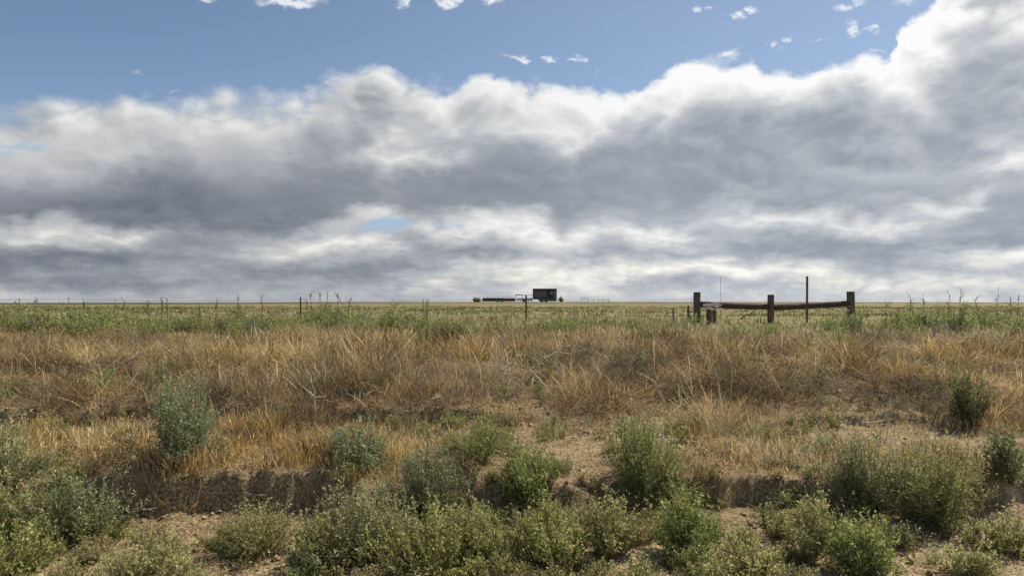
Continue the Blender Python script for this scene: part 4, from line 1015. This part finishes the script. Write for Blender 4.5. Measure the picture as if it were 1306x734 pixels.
# ------------------------------------------------------------------ pale dead branches and stems that stand out
def pale_branch(seed, pxa, pya, pxb, pyb, label, r=.006, sub=5, up=.0, forks=1, out=.15):
    rng = np.random.default_rng(seed)
    xa, ya = hit(pxa, pya); lift = .0 if ya < 7.4 else .10
    r = r * (1.1 if ya < 7.4 else 1.35); ya -= lift * 2.2; xa = PX(pxa, ya); A = np.array([xa, ya, PZ(pya, ya) if lift else gz(xa, ya)]); Yb = ya - .02
    B = np.array([PX(pxb, Yb), Yb, PZ(pyb, Yb)]); B[2] = max(B[2], gz(B[0], B[1]) + .02)
    n = 9; ks = np.linspace(0, 1, n)[:, None]; L = np.linalg.norm(B - A)
    pts = A + (B - A) * ks + np.array([0, 0, up]) * 4 * ks * (1 - ks) + rng.normal(0, .012 * L, (n, 3)) * (ks > 0)
    segs = []
    def run(P, r0):
        m = len(P) - 1; rs = np.linspace(r0, r0 * .4, m + 1)
        segs.append(prisms(P[:-1], P[1:], rs[:-1], rs[1:], lerpc([(.34,.28,.20), (.46,.40,.30), (.58,.52,.42)], rng.random(m))))
    run(pts, r)
    for _ in range(sub):
        i = rng.integers(2, n - 1); d = (pts[i + 1 if i + 1 < n else i] - pts[i - 1]); d /= np.linalg.norm(d)
        q = d + rng.normal(0, .6, 3) + np.array([0, 0, .4]); q /= np.linalg.norm(q); l = L * rng.uniform(.2, .45)
        P = pts[i] + q * l * np.linspace(0, 1, 5)[:, None] + rng.normal(0, .02 * l, (5, 3)) * np.array([0, 1, 1, 1, 1])[:, None]
        run(P, r * .6)
        if forks:
            q2 = q + rng.normal(0, .5, 3); q2 /= np.linalg.norm(q2); run(P[2] + q2 * l * .5 * np.linspace(0, 1, 4)[:, None], r * .4)
    v, f, c = join(segs); org = A
    o = npmesh('dead_branch', v - org, f, M_TWIG, None, c, loc=tuple(org)); tag(o, label, 'branch', 'pale dead branches caught in the bank')
PB = [
 (630, 482, 668, 452, 'bleached forked branch in the middle of the bank, the whitest one', .010, 6),
 (668, 478, 726, 440, 'bleached branch reaching up right beside the whitest one', .008, 5),
 (715, 472, 690, 448, 'short bleached twig right of the whitest forked branch', .006, 3),
 (790, 468, 830, 452, 'pale forked twig in the grass below the far dark box', .006, 4),
 (402, 540, 400, 478, 'upright pale dead plant with spreading arms on the left of the bank', .007, 8),
 (150, 480, 178, 442, 'pale twig leaning right at the upper left of the bank', .006, 4),
 (240, 466, 300, 440, 'long pale twig lying aslant over the grass at the upper left', .006, 4),
 (120, 540, 148, 500, 'pale stick leaning in the gold grass left of the blue green shrub', .005, 3),
 (1108, 444, 1290, 437, 'long pale stalk lying level across the upper right of the bank', .007, 2),
 (1080, 540, 1304, 536, 'longest straw coloured stalk lying level at the right, low on the bank', .006, 1),
 (1106, 488, 1112, 462, 'short white upright twig in the rusty grass right of the brace', .007, 3),
 (1025, 470, 1040, 448, 'bleached spreading twig below the tall steel post', .006, 6),
 (1288, 476, 1304, 488, 'pale thick twig at the right edge in the rusty grass', .008, 3),
 (1130, 560, 1136, 505, 'grey upright dead stem behind the left overhanging shrub', .006, 5),
 (618, 640, 614, 598, 'pale straight dead stem beside the small hollow near the centre', .006, 2),
 (598, 638, 600, 606, 'second pale dead stem left of the hollow near the centre', .005, 1),
 (428, 652, 420, 618, 'short thick broken stem at the right end of the shaded cut', .010, 1),
 (260, 636, 340, 632, 'thin pale stick lying level against the shaded cut earth', .004, 1),
 (145, 668, 185, 648, 'forked white twig on the sand below the burrows', .006, 4),
 (880, 640, 925, 688, 'drooping grey stem hanging down the cut beside the green shrub', .005, 3),
 (520, 545, 560, 500, 'pale crooked twig in the grey brush left of the centre', .006, 5),
 (740, 560, 760, 505, 'pale thin stem rising from the terrace right of the centre', .005, 5),
 (905, 440, 960, 434, 'pale twig lying under the left wooden rail at the bank top', .006, 3),
 (890, 452, 930, 458, 'pale curved stalk arching in grass beneath the stump', .006, 2),
]
for i, (a, b, c_, d_, lab, r_, s_) in enumerate(PB): pale_branch(300 + i, a, b, c_, d_, lab, r_, s_, up=.02)
